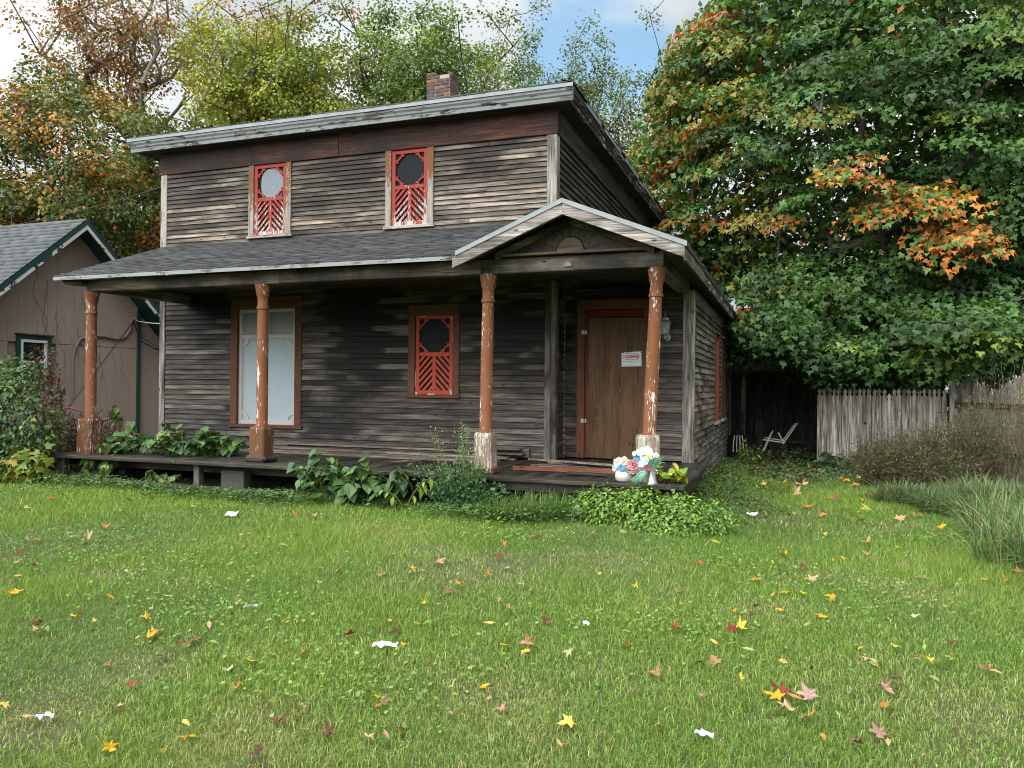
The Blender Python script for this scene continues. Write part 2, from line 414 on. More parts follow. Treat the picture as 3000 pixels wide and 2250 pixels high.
def ground_mat():
    m, nt, b = newmat('soil')
    pos = nd(nt, 'ShaderNodeNewGeometry').outputs['Position']
    n = noise(nt, pos, 9.0, 8.0, 0.7)
    n2 = noise(nt, pos, 0.7, 4.0, 0.6)
    col = ramp(nt, n, [(0.3, (0.022, 0.030, 0.010)), (0.55, (0.06, 0.085, 0.026)), (0.75, (0.13, 0.13, 0.055))])
    col = mixc(nt, mth(nt, 'MULTIPLY', sstep(nt, n2, 0.5, 0.7), 0.5), col, (0.055, 0.045, 0.025))
    setb(nt, b, Base_Color=col, Roughness=0.95, Normal=bump(nt, n, 0.6, 0.02))
    MAT['soil'] = m


ground_mat()


# ------------------------------------------------------------------ object helpers
COL = sc.collection
OFF = {}


class MB:
    def __init__(s):
        s.v, s.f = [], []

    def add(s, vs, fs):
        n = len(s.v)
        s.v.extend([tuple(v) for v in vs])
        s.f.extend([tuple(i + n for i in f) for f in fs])
        return s

    def bx(s, x0, x1, y0, y1, z0, z1, M=None):
        vs = [(x0, y0, z0), (x1, y0, z0), (x1, y1, z0), (x0, y1, z0), (x0, y0, z1), (x1, y0, z1), (x1, y1, z1), (x0, y1, z1)]
        if M is not None:
            vs = [M @ Vector(v) for v in vs]
        return s.add(vs, [(0, 3, 2, 1), (4, 5, 6, 7), (0, 1, 5, 4), (1, 2, 6, 5), (2, 3, 7, 6), (3, 0, 4, 7)])

    def cbx(s, x0, x1, y0, y1, z0, z1, c=0.006, M=None):
        """box with chamfered long edges on every side"""
        bm = bmesh.new()
        bmesh.ops.create_cube(bm, size=1.0)
        for v in bm.verts:
            v.co = Vector(((x0 + x1) / 2 + v.co.x * (x1 - x0), (y0 + y1) / 2 + v.co.y * (y1 - y0), (z0 + z1) / 2 + v.co.z * (z1 - z0)))
        bmesh.ops.bevel(bm, geom=list(bm.edges), offset=c, segments=1, affect='EDGES', profile=0.5)
        bm.verts.index_update()
        vs = [v.co.copy() for v in bm.verts]
        fs = [[v.index for v in f.verts] for f in bm.faces]
        bm.free()
        if M is not None:
            vs = [M @ v for v in vs]
        return s.add(vs, fs)

    def prism(s, poly, y0, y1, M=None):
        """polygon in x,z extruded along y"""
        n = len(poly)
        vs = [(p[0], y0, p[1]) for p in poly] + [(p[0], y1, p[1]) for p in poly]
        if M is not None:
            vs = [M @ Vector(v) for v in vs]
        fs = [tuple(range(n)), tuple(range(2 * n - 1, n - 1, -1))]
        fs += [(i, i + n, (i + 1) % n + n, (i + 1) % n) for i in range(n)]
        return s.add(vs, fs)

    def tube(s, pts, rad, n=6, cap=True):
        pts = [Vector(p) for p in pts]
        rad = rad if isinstance(rad, (list, tuple)) else [rad] * len(pts)
        base = len(s.v)
        ref = None
        for i, p in enumerate(pts):
            t = (pts[min(i + 1, len(pts) - 1)] - pts[max(i - 1, 0)])
            t = t.normalized() if t.length > 1e-9 else Vector((0, 0, 1))
            if ref is None:
                ref = Vector((0, 0, 1)) if abs(t.z) < 0.9 else Vector((1, 0, 0))
            a = t.cross(ref).normalized()
            b = t.cross(a).normalized()
            ref = -b if False else ref
            for k in range(n):
                q = 2 * math.pi * k / n
                s.v.append(tuple(p + (a * math.cos(q) + b * math.sin(q)) * rad[i]))
        for i in range(len(pts) - 1):
            for k in range(n):
                k2 = (k + 1) % n
                s.f.append((base + i * n + k, base + i * n + k2, base + (i + 1) * n + k2, base + (i + 1) * n + k))
        if cap:
            s.f.append(tuple(base + k for k in range(n - 1, -1, -1)))
            s.f.append(tuple(base + (len(pts) - 1) * n + k for k in range(n)))
        return s

    def lathe(s, prof, c, n=20, M=None, rfun=None):
        base = len(s.v)
        for (r, z) in prof:
            for k in range(n):
                q = 2 * math.pi * k / n
                rr = r * (rfun(q, z) if rfun else 1.0)
                v = Vector((rr * math.cos(q), rr * math.sin(q), z))
                if M is not None:
                    v = M @ v
                s.v.append((v.x + c[0], v.y + c[1], v.z + c[2]))
        for i in range(len(prof) - 1):
            for k in range(n):
                k2 = (k + 1) % n
                s.f.append((base + i * n + k, base + i * n + k2, base + (i + 1) * n + k2, base + (i + 1) * n + k))
        s.f.append(tuple(base + k for k in range(n - 1, -1, -1)))
        s.f.append(tuple(base + (len(prof) - 1) * n + k for k in range(n)))
        return s


def tag(o, label=None, cat=None, group=None, kind=None):
    if label: o['label'] = label
    if cat: o['category'] = cat
    if group: o['group'] = group
    if kind: o['kind'] = kind
    return o


def thing(name, label, cat, loc, group=None):
    o = bpy.data.objects.new(name, None)
    COL.objects.link(o)
    o.location = loc
    o.empty_display_size = 0.1
    OFF[o] = Vector(loc)
    return tag(o, label, cat, group)


def put(name, mb, mat, parent=None, label=None, cat=None, group=None, kind=None, smooth=False, origin=None, recalc=False):
    me = bpy.data.meshes.new(name)
    off = OFF[parent] if parent is not None else Vector(origin or (0, 0, 0))
    vs = [(v[0] - off.x, v[1] - off.y, v[2] - off.z) for v in mb.v]
    me.from_pydata(vs, [], mb.f)
    if recalc or smooth:
        bm = bmesh.new()
        bm.from_mesh(me)
        bmesh.ops.recalc_face_normals(bm, faces=bm.faces)
        bm.to_mesh(me)
        bm.free()
    me.materials.append(MAT[mat] if isinstance(mat, str) else mat)
    if smooth:
        me.polygons.foreach_set('use_smooth', [True] * len(me.polygons))
        try:
            me.set_sharp_from_angle(angle=R(40))
        except Exception:
            pass
    o = bpy.data.objects.new(name, me)
    COL.objects.link(o)
    if parent is not None:
        o.parent = parent
    else:
        o.location = off
    OFF[o] = off
    return tag(o, label, cat, group, kind)


def np_mesh(name, verts, faces, cols, mat, parent=None, origin=(0, 0, 0), **tags):
    """fast mesh from arrays; faces is (n,k) int array or list of such arrays; cols per vertex"""
    me = bpy.data.meshes.new(name)
    off = np.array(OFF[parent] if parent is not None else origin, dtype=np.float64)
    v = (verts - off).astype(np.float32)
    fl = faces if isinstance(faces, list) else [faces]
    me.vertices.add(len(v))
    me.vertices.foreach_set('co', v.ravel())
    tot = sum(f.size for f in fl)
    me.loops.add(tot)
    me.loops.foreach_set('vertex_index', np.concatenate([f.ravel() for f in fl]).astype(np.int32))
    starts, p0 = [], 0
    for f in fl:
        starts.append(p0 + np.arange(len(f)) * f.shape[1])
        p0 += f.size
    starts = np.concatenate(starts).astype(np.int32)
    me.polygons.add(len(starts))
    me.polygons.foreach_set('loop_start', starts)
    me.update(calc_edges=True)
    if cols is not None:
        a = me.color_attributes.new('Col', 'FLOAT_COLOR', 'POINT')
        c = np.ones((len(v), 4), dtype=np.float32)
        c[:, :3] = cols
        a.data.foreach_set('color', c.ravel())
    me.materials.append(MAT[mat])
    o = bpy.data.objects.new(name, me)
    COL.objects.link(o)
    if parent is not None:
        o.parent = parent
    else:
        o.location = tuple(off)
    OFF[o] = Vector(off)
    return tag(o, **tags)


CY, SY = math.cos(YAW), math.sin(YAW)


def pt(u, v, d):
    """a point d metres in front of the camera plane, seen at photo pixel u,v"""
    r = (u - 1500) / F_PX
    hz = 1132 + (u - 1500) * 0.0091
    return Vector((d * (r * CY - SY), d * (r * SY + CY), CAM_H - (v - hz) * d / F_PX))


def smooth01(a, b, x):
    t = np.clip((x - a) / (b - a), 0, 1)
    return t * t * (3 - 2 * t)


def gz(x, y):
    x, y = np.asarray(x, float), np.asarray(y, float)
    rise = 0.09 * smooth01(5.0, 7.9, y) * smooth01(0.3, -1.2, x)
    rise = rise * (1 - 0.75 * smooth01(12, 18, y) * smooth01(-3.5, -1.0, x))
    return rise + 0.018 * np.sin(1.7 * x + 0.6) * np.sin(1.3 * y + 0.9) + 0.010 * np.sin(4.1 * x + 2.0) * np.sin(3.7 * y)


def gp(u, v):
    """ground point under a photo pixel"""
    d = 8.0
    for _ in range(25):
        p = pt(u, v, d)
        hz = 1132 + (u - 1500) * 0.0091
        d = (CAM_H - float(gz(p.x, p.y))) * F_PX / max(v - hz, 5)
    p = pt(u, v, d)
    return Vector((p.x, p.y, float(gz(p.x, p.y))))
# ------------------------------------------------------------------ ground
def build_ground():
    def axis(lo, hi, step, far):
        a = np.arange(lo, hi + 1e-6, step)
        ext = np.array([1, 2.5, 5, 10, 20, 40, 90, 200, far])
        return np.concatenate([(lo - ext)[::-1], a, hi + ext])
    xs, ys = axis(-14, 7, 0.25, 700), axis(0, 22, 0.25, 900)
    X, Y = np.meshgrid(xs, ys, indexing='ij')
    Z = gz(X, Y)
    v = np.stack([X.ravel(), Y.ravel(), Z.ravel()], 1)
    ny = len(ys)
    i, j = np.meshgrid(np.arange(len(xs) - 1), np.arange(ny - 1), indexing='ij')
    a = (i * ny + j).ravel()
    o = np_mesh('ground', v, np.stack([a, a + ny, a + ny + 1, a + 1], 1), None, 'soil', kind='structure')
    o.data.polygons.foreach_set('use_smooth', [True] * len(o.data.polygons))


build_ground()

# ------------------------------------------------------------------ the condemned house
XL, XR, XW = -10.0, -3.08, -1.235       # left corner, right corner of the tall block, right wall of the wing
YF, YD, YB = 10.30, 10.74, 19.0         # front wall, door wall, back
DZ = 0.48                               # deck level
house = thing('house', 'derelict two-storey house of bare weathered clapboards with a columned porch', 'house', (-5.5, YF, 0.0))

mb = MB().bx(XL + .03, XR - .03, YF + .12, YB, 0.05, 5.40)
put('wall_core', mb, 'interior', house)
mb = MB().bx(XR - .02, XW - .04, YD + .12, 17.85, 0.02, 2.96)
put('wall_core', mb, 'interior', house)


def clap_seg(a0, a1, z, ex, plane, side, const, parent=house, mat='clap_upper', top=None):
    """one clapboard; plane 'y' runs along x, plane 'x' runs along y; side is the outward direction"""
    j0, j1 = random.uniform(-.003, .003), random.uniform(-.003, .003)
    t = z + ex + 0.012 if top is None else top
    ob, ot = 0.030 + random.uniform(-.003, .005), 0.005
    prof = [(ob, z), (ob - 0.001, z + .004), (ot, t), (0.0, t), (0.0, z)]
    vs = []
    for a, j in ((a0, j0), (a1, j1)):
        for o, zz in prof:
            if plane == 'y':
                vs.append((a, const + side * o, zz + j))
            else:
                vs.append((const + side * o, a, zz + j))
    n = 5
    fs = [tuple(range(n)), tuple(range(2 * n - 1, n - 1, -1))] + [(i, i + n, (i + 1) % n + n, (i + 1) % n) for i in range(n)]
    return put('clapboard', MB().add(vs, fs), mat, parent, recalc=True)


def clap_wall(a0, a1, z0, z1, ex, openings, plane, side, const, mat, clip=None, joints=False):
    n = int(round((z1 - z0) / ex))
    ex = (z1 - z0) / n
    for k in range(n):
        z = z0 + k * ex
        segs = [(a0, a1)]
        if clip:
            c0, c1 = clip(z + ex * .5)
            segs = [(max(a0, c0), min(a1, c1))]
        for (o0, o1, oz0, oz1) in openings:
            if oz0 < z + ex * .5 < oz1:
                new = []
                for s0, s1 in segs:
                    if o0 > s0: new.append((s0, min(s1, o0)))
                    if o1 < s1: new.append((max(s0, o1), s1))
                segs = new
        if joints and k % 3 == 1:                           # butt joint between two lengths of board
            i = max(range(len(segs)), key=lambda q: segs[q][1] - segs[q][0])
            s0, s1 = segs[i]
            if s1 - s0 > 1.4:
                m = s0 + (s1 - s0) * random.uniform(.3, .7)
                segs[i:i + 1] = [(s0, m - .0015), (m + .0015, s1)]
        for s0, s1 in segs:
            if s1 - s0 > .03:
                clap_seg(s0, s1, z, ex, plane, side, const, mat=mat)


# window and door openings: outer edges of the casings (x0, x1, z0, z1)
W_UL, W_UR = (-8.22, -7.41, 3.84, 5.02), (-5.73, -4.93, 3.84, 5.02)
W_BIG, W_RED = (-8.55, -7.19, 0.80, 2.86), (-5.317, -4.493, 1.32, 2.69)
DOOR = (-2.85, -1.80, 0.0, 2.74)
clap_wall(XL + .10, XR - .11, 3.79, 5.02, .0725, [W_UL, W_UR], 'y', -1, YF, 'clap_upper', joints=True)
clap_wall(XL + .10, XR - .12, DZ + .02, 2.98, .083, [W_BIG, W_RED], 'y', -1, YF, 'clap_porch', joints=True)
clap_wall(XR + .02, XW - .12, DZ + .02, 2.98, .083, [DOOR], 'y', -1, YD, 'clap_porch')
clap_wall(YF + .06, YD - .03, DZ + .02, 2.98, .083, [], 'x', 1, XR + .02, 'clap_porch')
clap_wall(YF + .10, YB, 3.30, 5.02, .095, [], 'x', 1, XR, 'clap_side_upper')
SW = [(13.95, 14.65, .86, 2.46), (15.35, 16.10, .86, 2.46)]
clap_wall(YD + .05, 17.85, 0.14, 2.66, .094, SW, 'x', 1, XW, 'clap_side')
mb = MB().bx(XL - .02, XL + .03, YF + .1, YB, .1, 5.4)
put('side_wall', mb, 'clap_side', house)

# corner boards
for (x0, x1, y0, y1, z0, z1, m) in ((XR - .11, XR + .034, YF - .032, YF + .0, 3.72, 5.02, 'post_grey'), (XR + .0, XR + .034, YF + .0, YF + .12, 3.72, 5.02, 'post_grey'),
                                    (XL - .03, XL + .10, YF - .032, YF + .1, 3.72, 5.02, 'trim_white'), (XL - .03, XL + .09, YF - .032, YF + .1, .3, 2.98, 'post_grey'),
                                    (XR - .12, XR - .03, YF - .034, YF + .02, DZ, 2.98, 'post_dark'), (XR - .03, XR + .05, YF - .030, YF + .09, DZ, 2.98, 'post_dark'),
                                    (XR + .022, XR + .05, YD - .035, YD - .002, DZ, 2.98, 'post_grey'),
                                    (XW - .125, XW + .03, YD - .036, YD + .09, .3, 2.84, 'post_grey'), (XW - .0, XW + .03, 17.8, 17.93, .05, 2.7, 'post_grey')):
    put('corner_board', MB().cbx(x0, x1, y0, y1, z0, z1, .006), m, house)

# frieze, soffit, cornice
put('frieze', MB().cbx(XL - .04, -6.55, YF - .045, YF + .1, 5.02, 5.40, .005), 'frieze', house)
put('frieze', MB().cbx(-6.546, XR + .05, YF - .045, YF + .1, 5.02, 5.40, .005), 'frieze', house)
put('frieze', MB().cbx(XR + .0, XR + .047, YF + .102, YB, 5.02, 5.40, .005), 'clap_side_upper', house)
EX0, EX1, EY0, EY1 = -10.45, -2.76, 9.98, 19.45
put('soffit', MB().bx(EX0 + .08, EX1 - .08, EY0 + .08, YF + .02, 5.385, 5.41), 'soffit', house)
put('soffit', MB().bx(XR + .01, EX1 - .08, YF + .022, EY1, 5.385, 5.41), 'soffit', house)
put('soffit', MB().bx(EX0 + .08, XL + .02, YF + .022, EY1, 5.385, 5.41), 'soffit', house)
CORN = [(0.085, 5.375), (0.055, 5.375), (0.048, 5.43), (0.030, 5.445), (0.022, 5.475), (0.0, 5.50), (-.006, 5.565), (0.085, 5.565)]


def cornice(p0, p1, inward, mat, gap=None):
    pts = []
    d = Vector(inward)
    n = len(CORN)
    vs = []
    for p in (p0, p1):
        for o, z in CORN:
            vs.append((p[0] + d.x * o, p[1] + d.y * o, z))
    fs = [tuple(range(n)), tuple(range(2 * n - 1, n - 1, -1))] + [(i, i + n, (i + 1) % n + n, (i + 1) % n) for i in range(n)]
    return put('cornice', MB().add(vs, fs), mat, house, recalc=True)


cornice((EX0, EY0), (-7.0, EY0), (0, 1, 0), 'fascia_white')
cornice((-6.997, EY0 + .002), (EX1, EY0 + .002), (0, 1, 0), 'fascia_white')
cornice((EX1, EY0 + .09), (EX1, EY1), (-1, 0, 0), 'fascia_side')
cornice((EX0, EY0 + .09), (EX0, EY1), (1, 0, 0), 'fascia_white')
put('drip_edge', MB().bx(EX0 - .02, EX1 + .02, EY0 - .018, EY0 - .010, 5.535, 5.585), 'metal_edge', house)
mb = MB()
y = EY0 - .01
while y < 18.5:                                          # bent lengths of metal edge left on the side eave
    L = random.uniform(.5, 1.3)
    if random.random() < .6:
        put('drip_edge', MB().bx(EX1 + .010, EX1 + .018, y, y + L, 5.53 + random.uniform(-.02, .01), 5.585), 'metal_edge', house)
    y += L + random.uniform(.02, .5)


# ---- shingles: separate tabs, too many to pick apart
def shingles(name, origin, U, V, lu, lv, ex, tabw, parent, base, var, clip=None, thick=.012):
    origin, U, V = np.array(origin), np.array(U, float), np.array(V, float)
    N = np.cross(U, V)
    N /= np.linalg.norm(N)
    if N[2] < 0: N = -N
    vs, fs, cs = [], [], []
    rows = int(lv / ex)
    for r in range(rows + 1):
        v0 = r * ex
        v1 = min(v0 + ex + .03, lv + .02)
        u = -((r % 2) * .5 + .15 * (r % 3)) * tabw
        while u < lu:
            w = tabw * random.uniform(.94, 1.03)
            a, b = max(u + .004, 0), min(u + w - .004, lu)
            u += w
            if b - a < .02: continue
            if clip and not clip((a + b) / 2, (v0 + v1) / 2): continue
            j = random.uniform(-.006, .006)
            lift = thick * random.uniform(.7, 1.5)
            k = len(vs)
            for (uu, vv, hh) in ((a, v0 + j, lift), (b, v0 + j + random.uniform(-.004, .004), lift), (b, v1, .003), (a, v1, .003), (a, v0 + j, -.002), (b, v0 + j, -.002)):
                vs.append(origin + U * uu + V * vv + N * hh)
            fs += [(k, k + 1, k + 2, k + 3), (k + 4, k + 5, k + 1, k), (k, k + 3, k + 4, k + 4), (k + 1, k + 5, k + 2, k + 2)]
            g = random.gauss(1.0, var)
            cs += [[max(.004, c * g) for c in base]] * 6
    f4 = np.array([f for f in fs if len(set(f)) == 4])
    f3 = np.array([tuple(dict.fromkeys(f)) for f in fs if len(set(f)) == 3])
    return np_mesh(name, np.array(vs), [f4, f3], np.array(cs), 'shingle', parent, kind='stuff')


# porch roof
PX0, PYE, PZE, PZW = -9.92, 8.20, 3.005, 3.80
pv = Vector((0, YF - PYE, PZW - PZE))
pl = pv.length
pv.normalize()
VX, VY = -3.60, 9.62                                  # the valley where the gable roof meets the porch roof
pzy = lambda y: PZE + (PZW - PZE) * (y - PYE) / (YF - PYE)
_o = [(PX0, PYE), (VX, PYE), (-2.33, VY), (-2.33, YF), (PX0, YF)]
mb = MB().add([(x, y, pzy(y) - .03) for x, y in _o] + [(x, y, pzy(y)) for x, y in _o], [(4, 3, 2, 1, 0), (5, 6, 7, 8, 9)] + [(i, (i + 1) % 5, (i + 1) % 5 + 5, i + 5) for i in range(5)])
proof = put('porch_roof', mb, 'soffit', house)
shingles('shingles', (PX0 - .01, PYE - .015, PZE + .002), (1, 0, 0), pv, 7.58, pl, .125, .30, proof, (0.025, 0.027, 0.029), .30, clip=lambda u, v: u + PX0 < VX - .1 + max(0, v * .93) * .90, thick=.018)
put('drip_edge', MB().bx(PX0 - .012, -3.45, PYE - .024, PYE - .016, PZE - .045, PZE + .003), 'fascia_white', proof)
# porch ceiling and beams
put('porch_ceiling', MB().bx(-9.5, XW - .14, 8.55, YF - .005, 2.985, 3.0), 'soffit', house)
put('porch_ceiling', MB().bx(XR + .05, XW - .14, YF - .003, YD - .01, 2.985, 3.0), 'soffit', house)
BX = [(-9.52, -6.2), (-6.197, -3.40), (-3.397, -1.27)]
for (a, b), s in zip(BX, (0.0, .006, 0.0)):
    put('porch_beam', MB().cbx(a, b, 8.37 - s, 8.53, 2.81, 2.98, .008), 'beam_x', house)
put('porch_beam', MB().cbx(-9.50, -9.36, 8.535, YF - .04, 2.815, 2.975, .008), 'beam_y', house)
put('porch_beam', MB().cbx(-1.43, -1.272, 8.535, YD - .045, 2.79, 2.985, .008), 'beam_y', house)
put('bracket', MB().add([(-9.85, 8.25, 2.975), (-9.85, 8.95, 2.975), (-9.52, 8.95, 2.975), (-9.52, 8.30, 2.975), (-9.80, 8.25, 2.90), (-9.82, 8.9, 2.94), (-9.52, 8.9, 2.94), (-9.52, 8.3, 2.91)],
                        [(0, 1, 2, 3), (7, 6, 5, 4), (0, 4, 5, 1), (1, 5, 6, 2), (2, 6, 7, 3), (3, 7, 4, 0)]), 'soffit', house)

# ---- portico gable over the door and the wing roof behind it
GA, GZ, GY = -2.31, 3.52, 8.03                      # ridge x, ridge z, front y
GL, GRx, GE = -3.62, -0.985, 2.985                  # eave ends
sl = (GZ - GE) / (GRx - GA)


def zr(x):                                          # roof surface height
    return GZ - sl * abs(x - GA) * (1.0 if x > GA else (GZ - GE) / sl / (GA - GL))


def slab(name, quad, th, mat):
    q = [Vector(p) for p in quad]
    return put(name, MB().add([p - Vector((0, 0, th)) for p in q] + q, [(3, 2, 1, 0), (4, 5, 6, 7), (0, 1, 5, 4), (1, 2, 6, 5), (2, 3, 7, 6), (3, 0, 4, 7)]), mat, house)


wr = slab('wing_roof', [(GA, GY, GZ), (GRx, GY, GE), (GRx, 18.1, GE), (GA, 18.1, GZ)], .035, 'soffit')
slab('wing_roof', [(GL, GY, GE), (GA, GY, GZ), (GA, 9.75, GZ), (GL, 8.30, GE)], .035, 'soffit')
slab('wing_roof', [(XR, YF, zr(XR)), (GA, YF, GZ), (GA, 18.1, GZ), (XR, 18.1, zr(XR))], .035, 'soffit')
shingles('shingles', (GRx, GY, GE + .003), (0, 1, 0), Vector((GA - GRx, 0, GZ - GE)).normalized(), 10.0, math.hypot(GA - GRx, GZ - GE), .125, .30, wr, (0.05, 0.052, 0.054), .22)
shingles('shingles', (GL, GY, GE + .003), (0, 1, 0), Vector((GA - GL, 0, GZ - GE)).normalized(), 1.75, math.hypot(GA - GL, GZ - GE), .125, .30, wr, (0.05, 0.052, 0.054), .22,
         clip=lambda u, v: u < .25 + v * 1.02)


def rake(x0, x1, y0, y1, zo0, zo1, mat, name='rake_board'):
    """board that follows the gable between x0 and x1, from zo0 to zo1 below the roof surface"""
    p = [(x0, zr(x0) - zo0), (x1, zr(x1) - zo0), (x1, zr(x1) - zo1), (x0, zr(x0) - zo1)]
    return put(name, MB().prism(p, y0, y1), mat, house, recalc=True)


rake(GL + .02, GA - .001, GY - .03, GY + .02, .03, .155, 'rake')
rake(GA + .001, GRx - .02, GY - .03, GY + .02, .03, .155, 'rake')
rake(GL + .06, GA - .001, GY - .042, GY - .032, -.018, .034, 'metal_edge', 'drip_edge')
rake(GA + .001, GRx + .004, GY - .042, GY - .032, -.018, .034, 'metal_edge', 'drip_edge')
rake(GL + .05, GA - .001, GY + .022, 8.36, .05, .075, 'soffit', 'rake_soffit')
rake(GA + .001, GRx - .03, GY + .022, 8.36, .05, .075, 'soffit', 'rake_soffit')
rake(GL + .42, GA - .001, 8.315, 8.345, .12, .20, 'beam_x', 'inner_rake')
rake(GA + .001, GRx - .38, 8.315, 8.345, .12, .20, 'beam_x', 'inner_rake')
put('tympanum', MB().prism([(GL + .25, 2.985), (GRx - .25, 2.985), (GRx - .25, zr(GRx - .25) - .08), (GA, GZ - .08), (GL + .25, zr(GL + .25) - .08)], 8.385, 8.40), 'interior', house, recalc=True)
put('gable_sill', MB().cbx(GL + .52, GRx - .42, 8.30, 8.36, 2.992, 3.022, .004), 'sun_disc', house)
# sunburst: wedge boards round a half disc
scx, scz, nr = GA, 3.025, 26
for k in range(nr):
    a0, a1 = math.pi * k / nr, math.pi * (k + 1) / nr
    pts = []
    for (a, rr) in ((a0, .165), (a1, .165)):
        pts.append((scx + rr * math.cos(a), scz + rr * math.sin(a)))
    far = []
    for a in (a1, a0):
        c, s_ = math.cos(a), math.sin(a)
        # meet the underside of the rake
        best = 2.0
        for sg in (1, -1):
            # scz + r s = GZ-.18 - sl*(r*c*sg)
            den = s_ + sl * c * sg
            if den > 1e-6 and c * sg >= -1e-9:
                best = min(best, (GZ - .17 - scz) / den)
        best = min(best, 1.02 / max(abs(c), 1e-3))
        far.append((scx + best * c, scz + best * s_))
    pr = .004 * (k % 2)
    g = .004
    poly = [pts[0], pts[1], far[0], far[1]]
    cx_, cz_ = sum(p[0] for p in poly) / 4, sum(p[1] for p in poly) / 4
    poly = [(cx_ + (p[0] - cx_) * .985, cz_ + (p[1] - cz_) * .985) for p in poly]
    put('ray_board', MB().prism(poly, 8.362 - pr, 8.384), 'sunburst', house, recalc=True)
put('sun_disc', MB().prism([(scx + .155 * math.cos(math.pi * k / 16), scz + .155 * math.sin(math.pi * k / 16)) for k in range(17)], 8.345, 8.38), 'sun_disc', house, recalc=True)
# lamp plate screwed on the beam under the gable
put('metal_plate', MB().prism([(-2.385, 2.855), (-2.295, 2.855), (-2.30, 2.885), (-2.325, 2.91), (-2.355, 2.91), (-2.38, 2.885)], 8.352, 8.369), 'conduit', house, recalc=True)
# right-hand eave fascia of the wing, sagging a little and stained
for (y0, y1) in ((8.06, 9.9), (9.903, 12.3), (12.303, 15.0), (15.003, 18.1)):
    put('eave_fascia', MB().cbx(GRx - .045, GRx - .012, y0, y1, GE - .165, GE - .034, .004), 'fascia_side' if y0 > 9 else 'beam_y', house)
put('wing_soffit', MB().bx(XW - .02, GRx - .05, 8.06, 18.1, GE - .055, GE - .042), 'soffit', house)
put('frieze', MB().cbx(XW - .02, XW + .038, YD + .092, 17.9, 2.66, 2.85, .004), 'beam_y', house)

# ---- hipped main roof and chimney
hx, rz, ze = (EX0 + EX1) / 2, 6.70, 5.585
V = [(EX0 - .01, EY0 - .01, ze), (EX1 + .01, EY0 - .01, ze), (EX1 + .01, EY1, ze), (EX0 - .01, EY1, ze), (hx, EY0 + 3.85, rz), (hx, EY1 - 3.85, rz)]
mroof = put('main_roof', MB().add(V, [(0, 1, 4), (1, 2, 5, 4), (2, 3, 5), (3, 0, 4, 5), (3, 2, 1, 0)]), 'soffit', house)
fu = Vector((0, 3.86, rz - ze)).normalized()
shingles('shingles', (EX0 - .02, EY0 - .02, ze + .004), (1, 0, 0), fu, EX1 - EX0 + .04, 4.0, .14, .30, mroof, (0.05, 0.052, 0.054), .22, clip=lambda u, v: v * .96 < min(u, 7.73 - u))
sv = Vector((-3.85, 0, rz - ze)).normalized()
shingles('shingles', (EX1 + .02, EY0 - .02, ze + .004), (0, 1, 0), sv, EY1 - EY0, 4.0, .14, .30, mroof, (0.05, 0.052, 0.054), .22, clip=lambda u, v: v * .96 < min(u, 9.47 - u))

CX0, CX1, CY0, CY1 = -7.10, -6.55, 14.40, 14.85
chim = put('chimney', MB().bx(CX0 + .012, CX1 - .012, CY0 + .012, CY1 - .012, 6.2, 7.90), 'mortar', house)
ch, bl = .074, .205


def brick(x0, x1, y0, y1, z):
    j = lambda: random.uniform(-.004, .004)
    put('brick', MB().cbx(x0 + .005 + j(), x1 - .005 + j(), y0 + j(), y1 + j(), z + .005, z + ch - .005 + j() * .5, .006), 'brick', chim)


for k in range(17):
    z = 6.72 + k * ch
    o = (k % 2) * .5
    x = CX0 - o * bl
    i = 0
    while x < CX1 - .01:
        a, b = max(x, CX0), min(x + bl, CX1)
        x += bl
        i += 1
        if k == 16 and i not in (1, 4): continue
        if k == 15 and i == 3 and o: continue
        if b - a > .03: brick(a, b, CY0, CY0 + .10, z)
    y = CY0 + .10 - (0 if o else .5 * bl)
    y = CY0 + .102
    first = True
    while y < CY1 - .01:
        L = bl * (.5 if (first and not o) else 1)
        first = False
        a, b = y, min(y + L, CY1)
        y += L
        if k == 16 and a > CY0 + .25: continue
        if b - a > .03: brick(CX1 - .10, CX1, a, b, z)
    if k >= 14:
        brick(CX0, CX0 + .10, CY0 + .102, CY1, z) if k < 16 else None

# ---- deck
nb = 62
for k in range(nb):
    x0 = -9.98 + k * (8.62 / nb)
    w = 8.62 / nb
    put('deck_board', MB().bx(x0 + .003, x0 + w - .003, 8.32 + random.uniform(0, .012), YF - .025 if x0 < XR - .2 else YD - .03, DZ - .035, DZ - .002 + random.uniform(-.004, .003)), 'deck', house)
for (a, b) in ((-10.02, -7.6), (-7.597, -4.4), (-4.397, -1.36)):
    put('deck_rim', MB().cbx(a, b, 8.08, 8.315, DZ - .045, DZ + random.uniform(-.002, .004), .008), 'deck_edge', house)
put('deck_rim', MB().cbx(-1.355, -1.0, 8.085, 10.66, DZ - .045, DZ + .006, .008), 'deck', house)
put('deck_joist', MB().bx(-10.0, -1.1, 8.46, 8.50, DZ - .18, DZ - .047), 'deck_edge', house)
put('deck_joist', MB().bx(-3.9, -1.5, 8.14, 8.18, DZ - .14, DZ - .047), 'deck_edge', house)
put('deck_joist', MB().bx(-1.12, -1.07, 8.185, 10.6, DZ - .20, DZ - .047), 'deck_edge', house)
for x in (-9.75, -8.92, -7.35, -4.45, -2.72, -1.16):
    put('deck_post', MB().cbx(x - .045, x + .045, 8.186, 8.276, 0.0, DZ - .05, .005), 'post_dark', house)

put('under_deck_shade', MB().bx(-9.95, -1.3, 9.4, 9.45, -.05, DZ - .05), 'interior', house)  # near-black sheet standing in for the shade under the deck
put('foundation', MB().bx(XW - .04, XW + .01, 10.7, 17.85, -.1, .16), 'concrete', house)

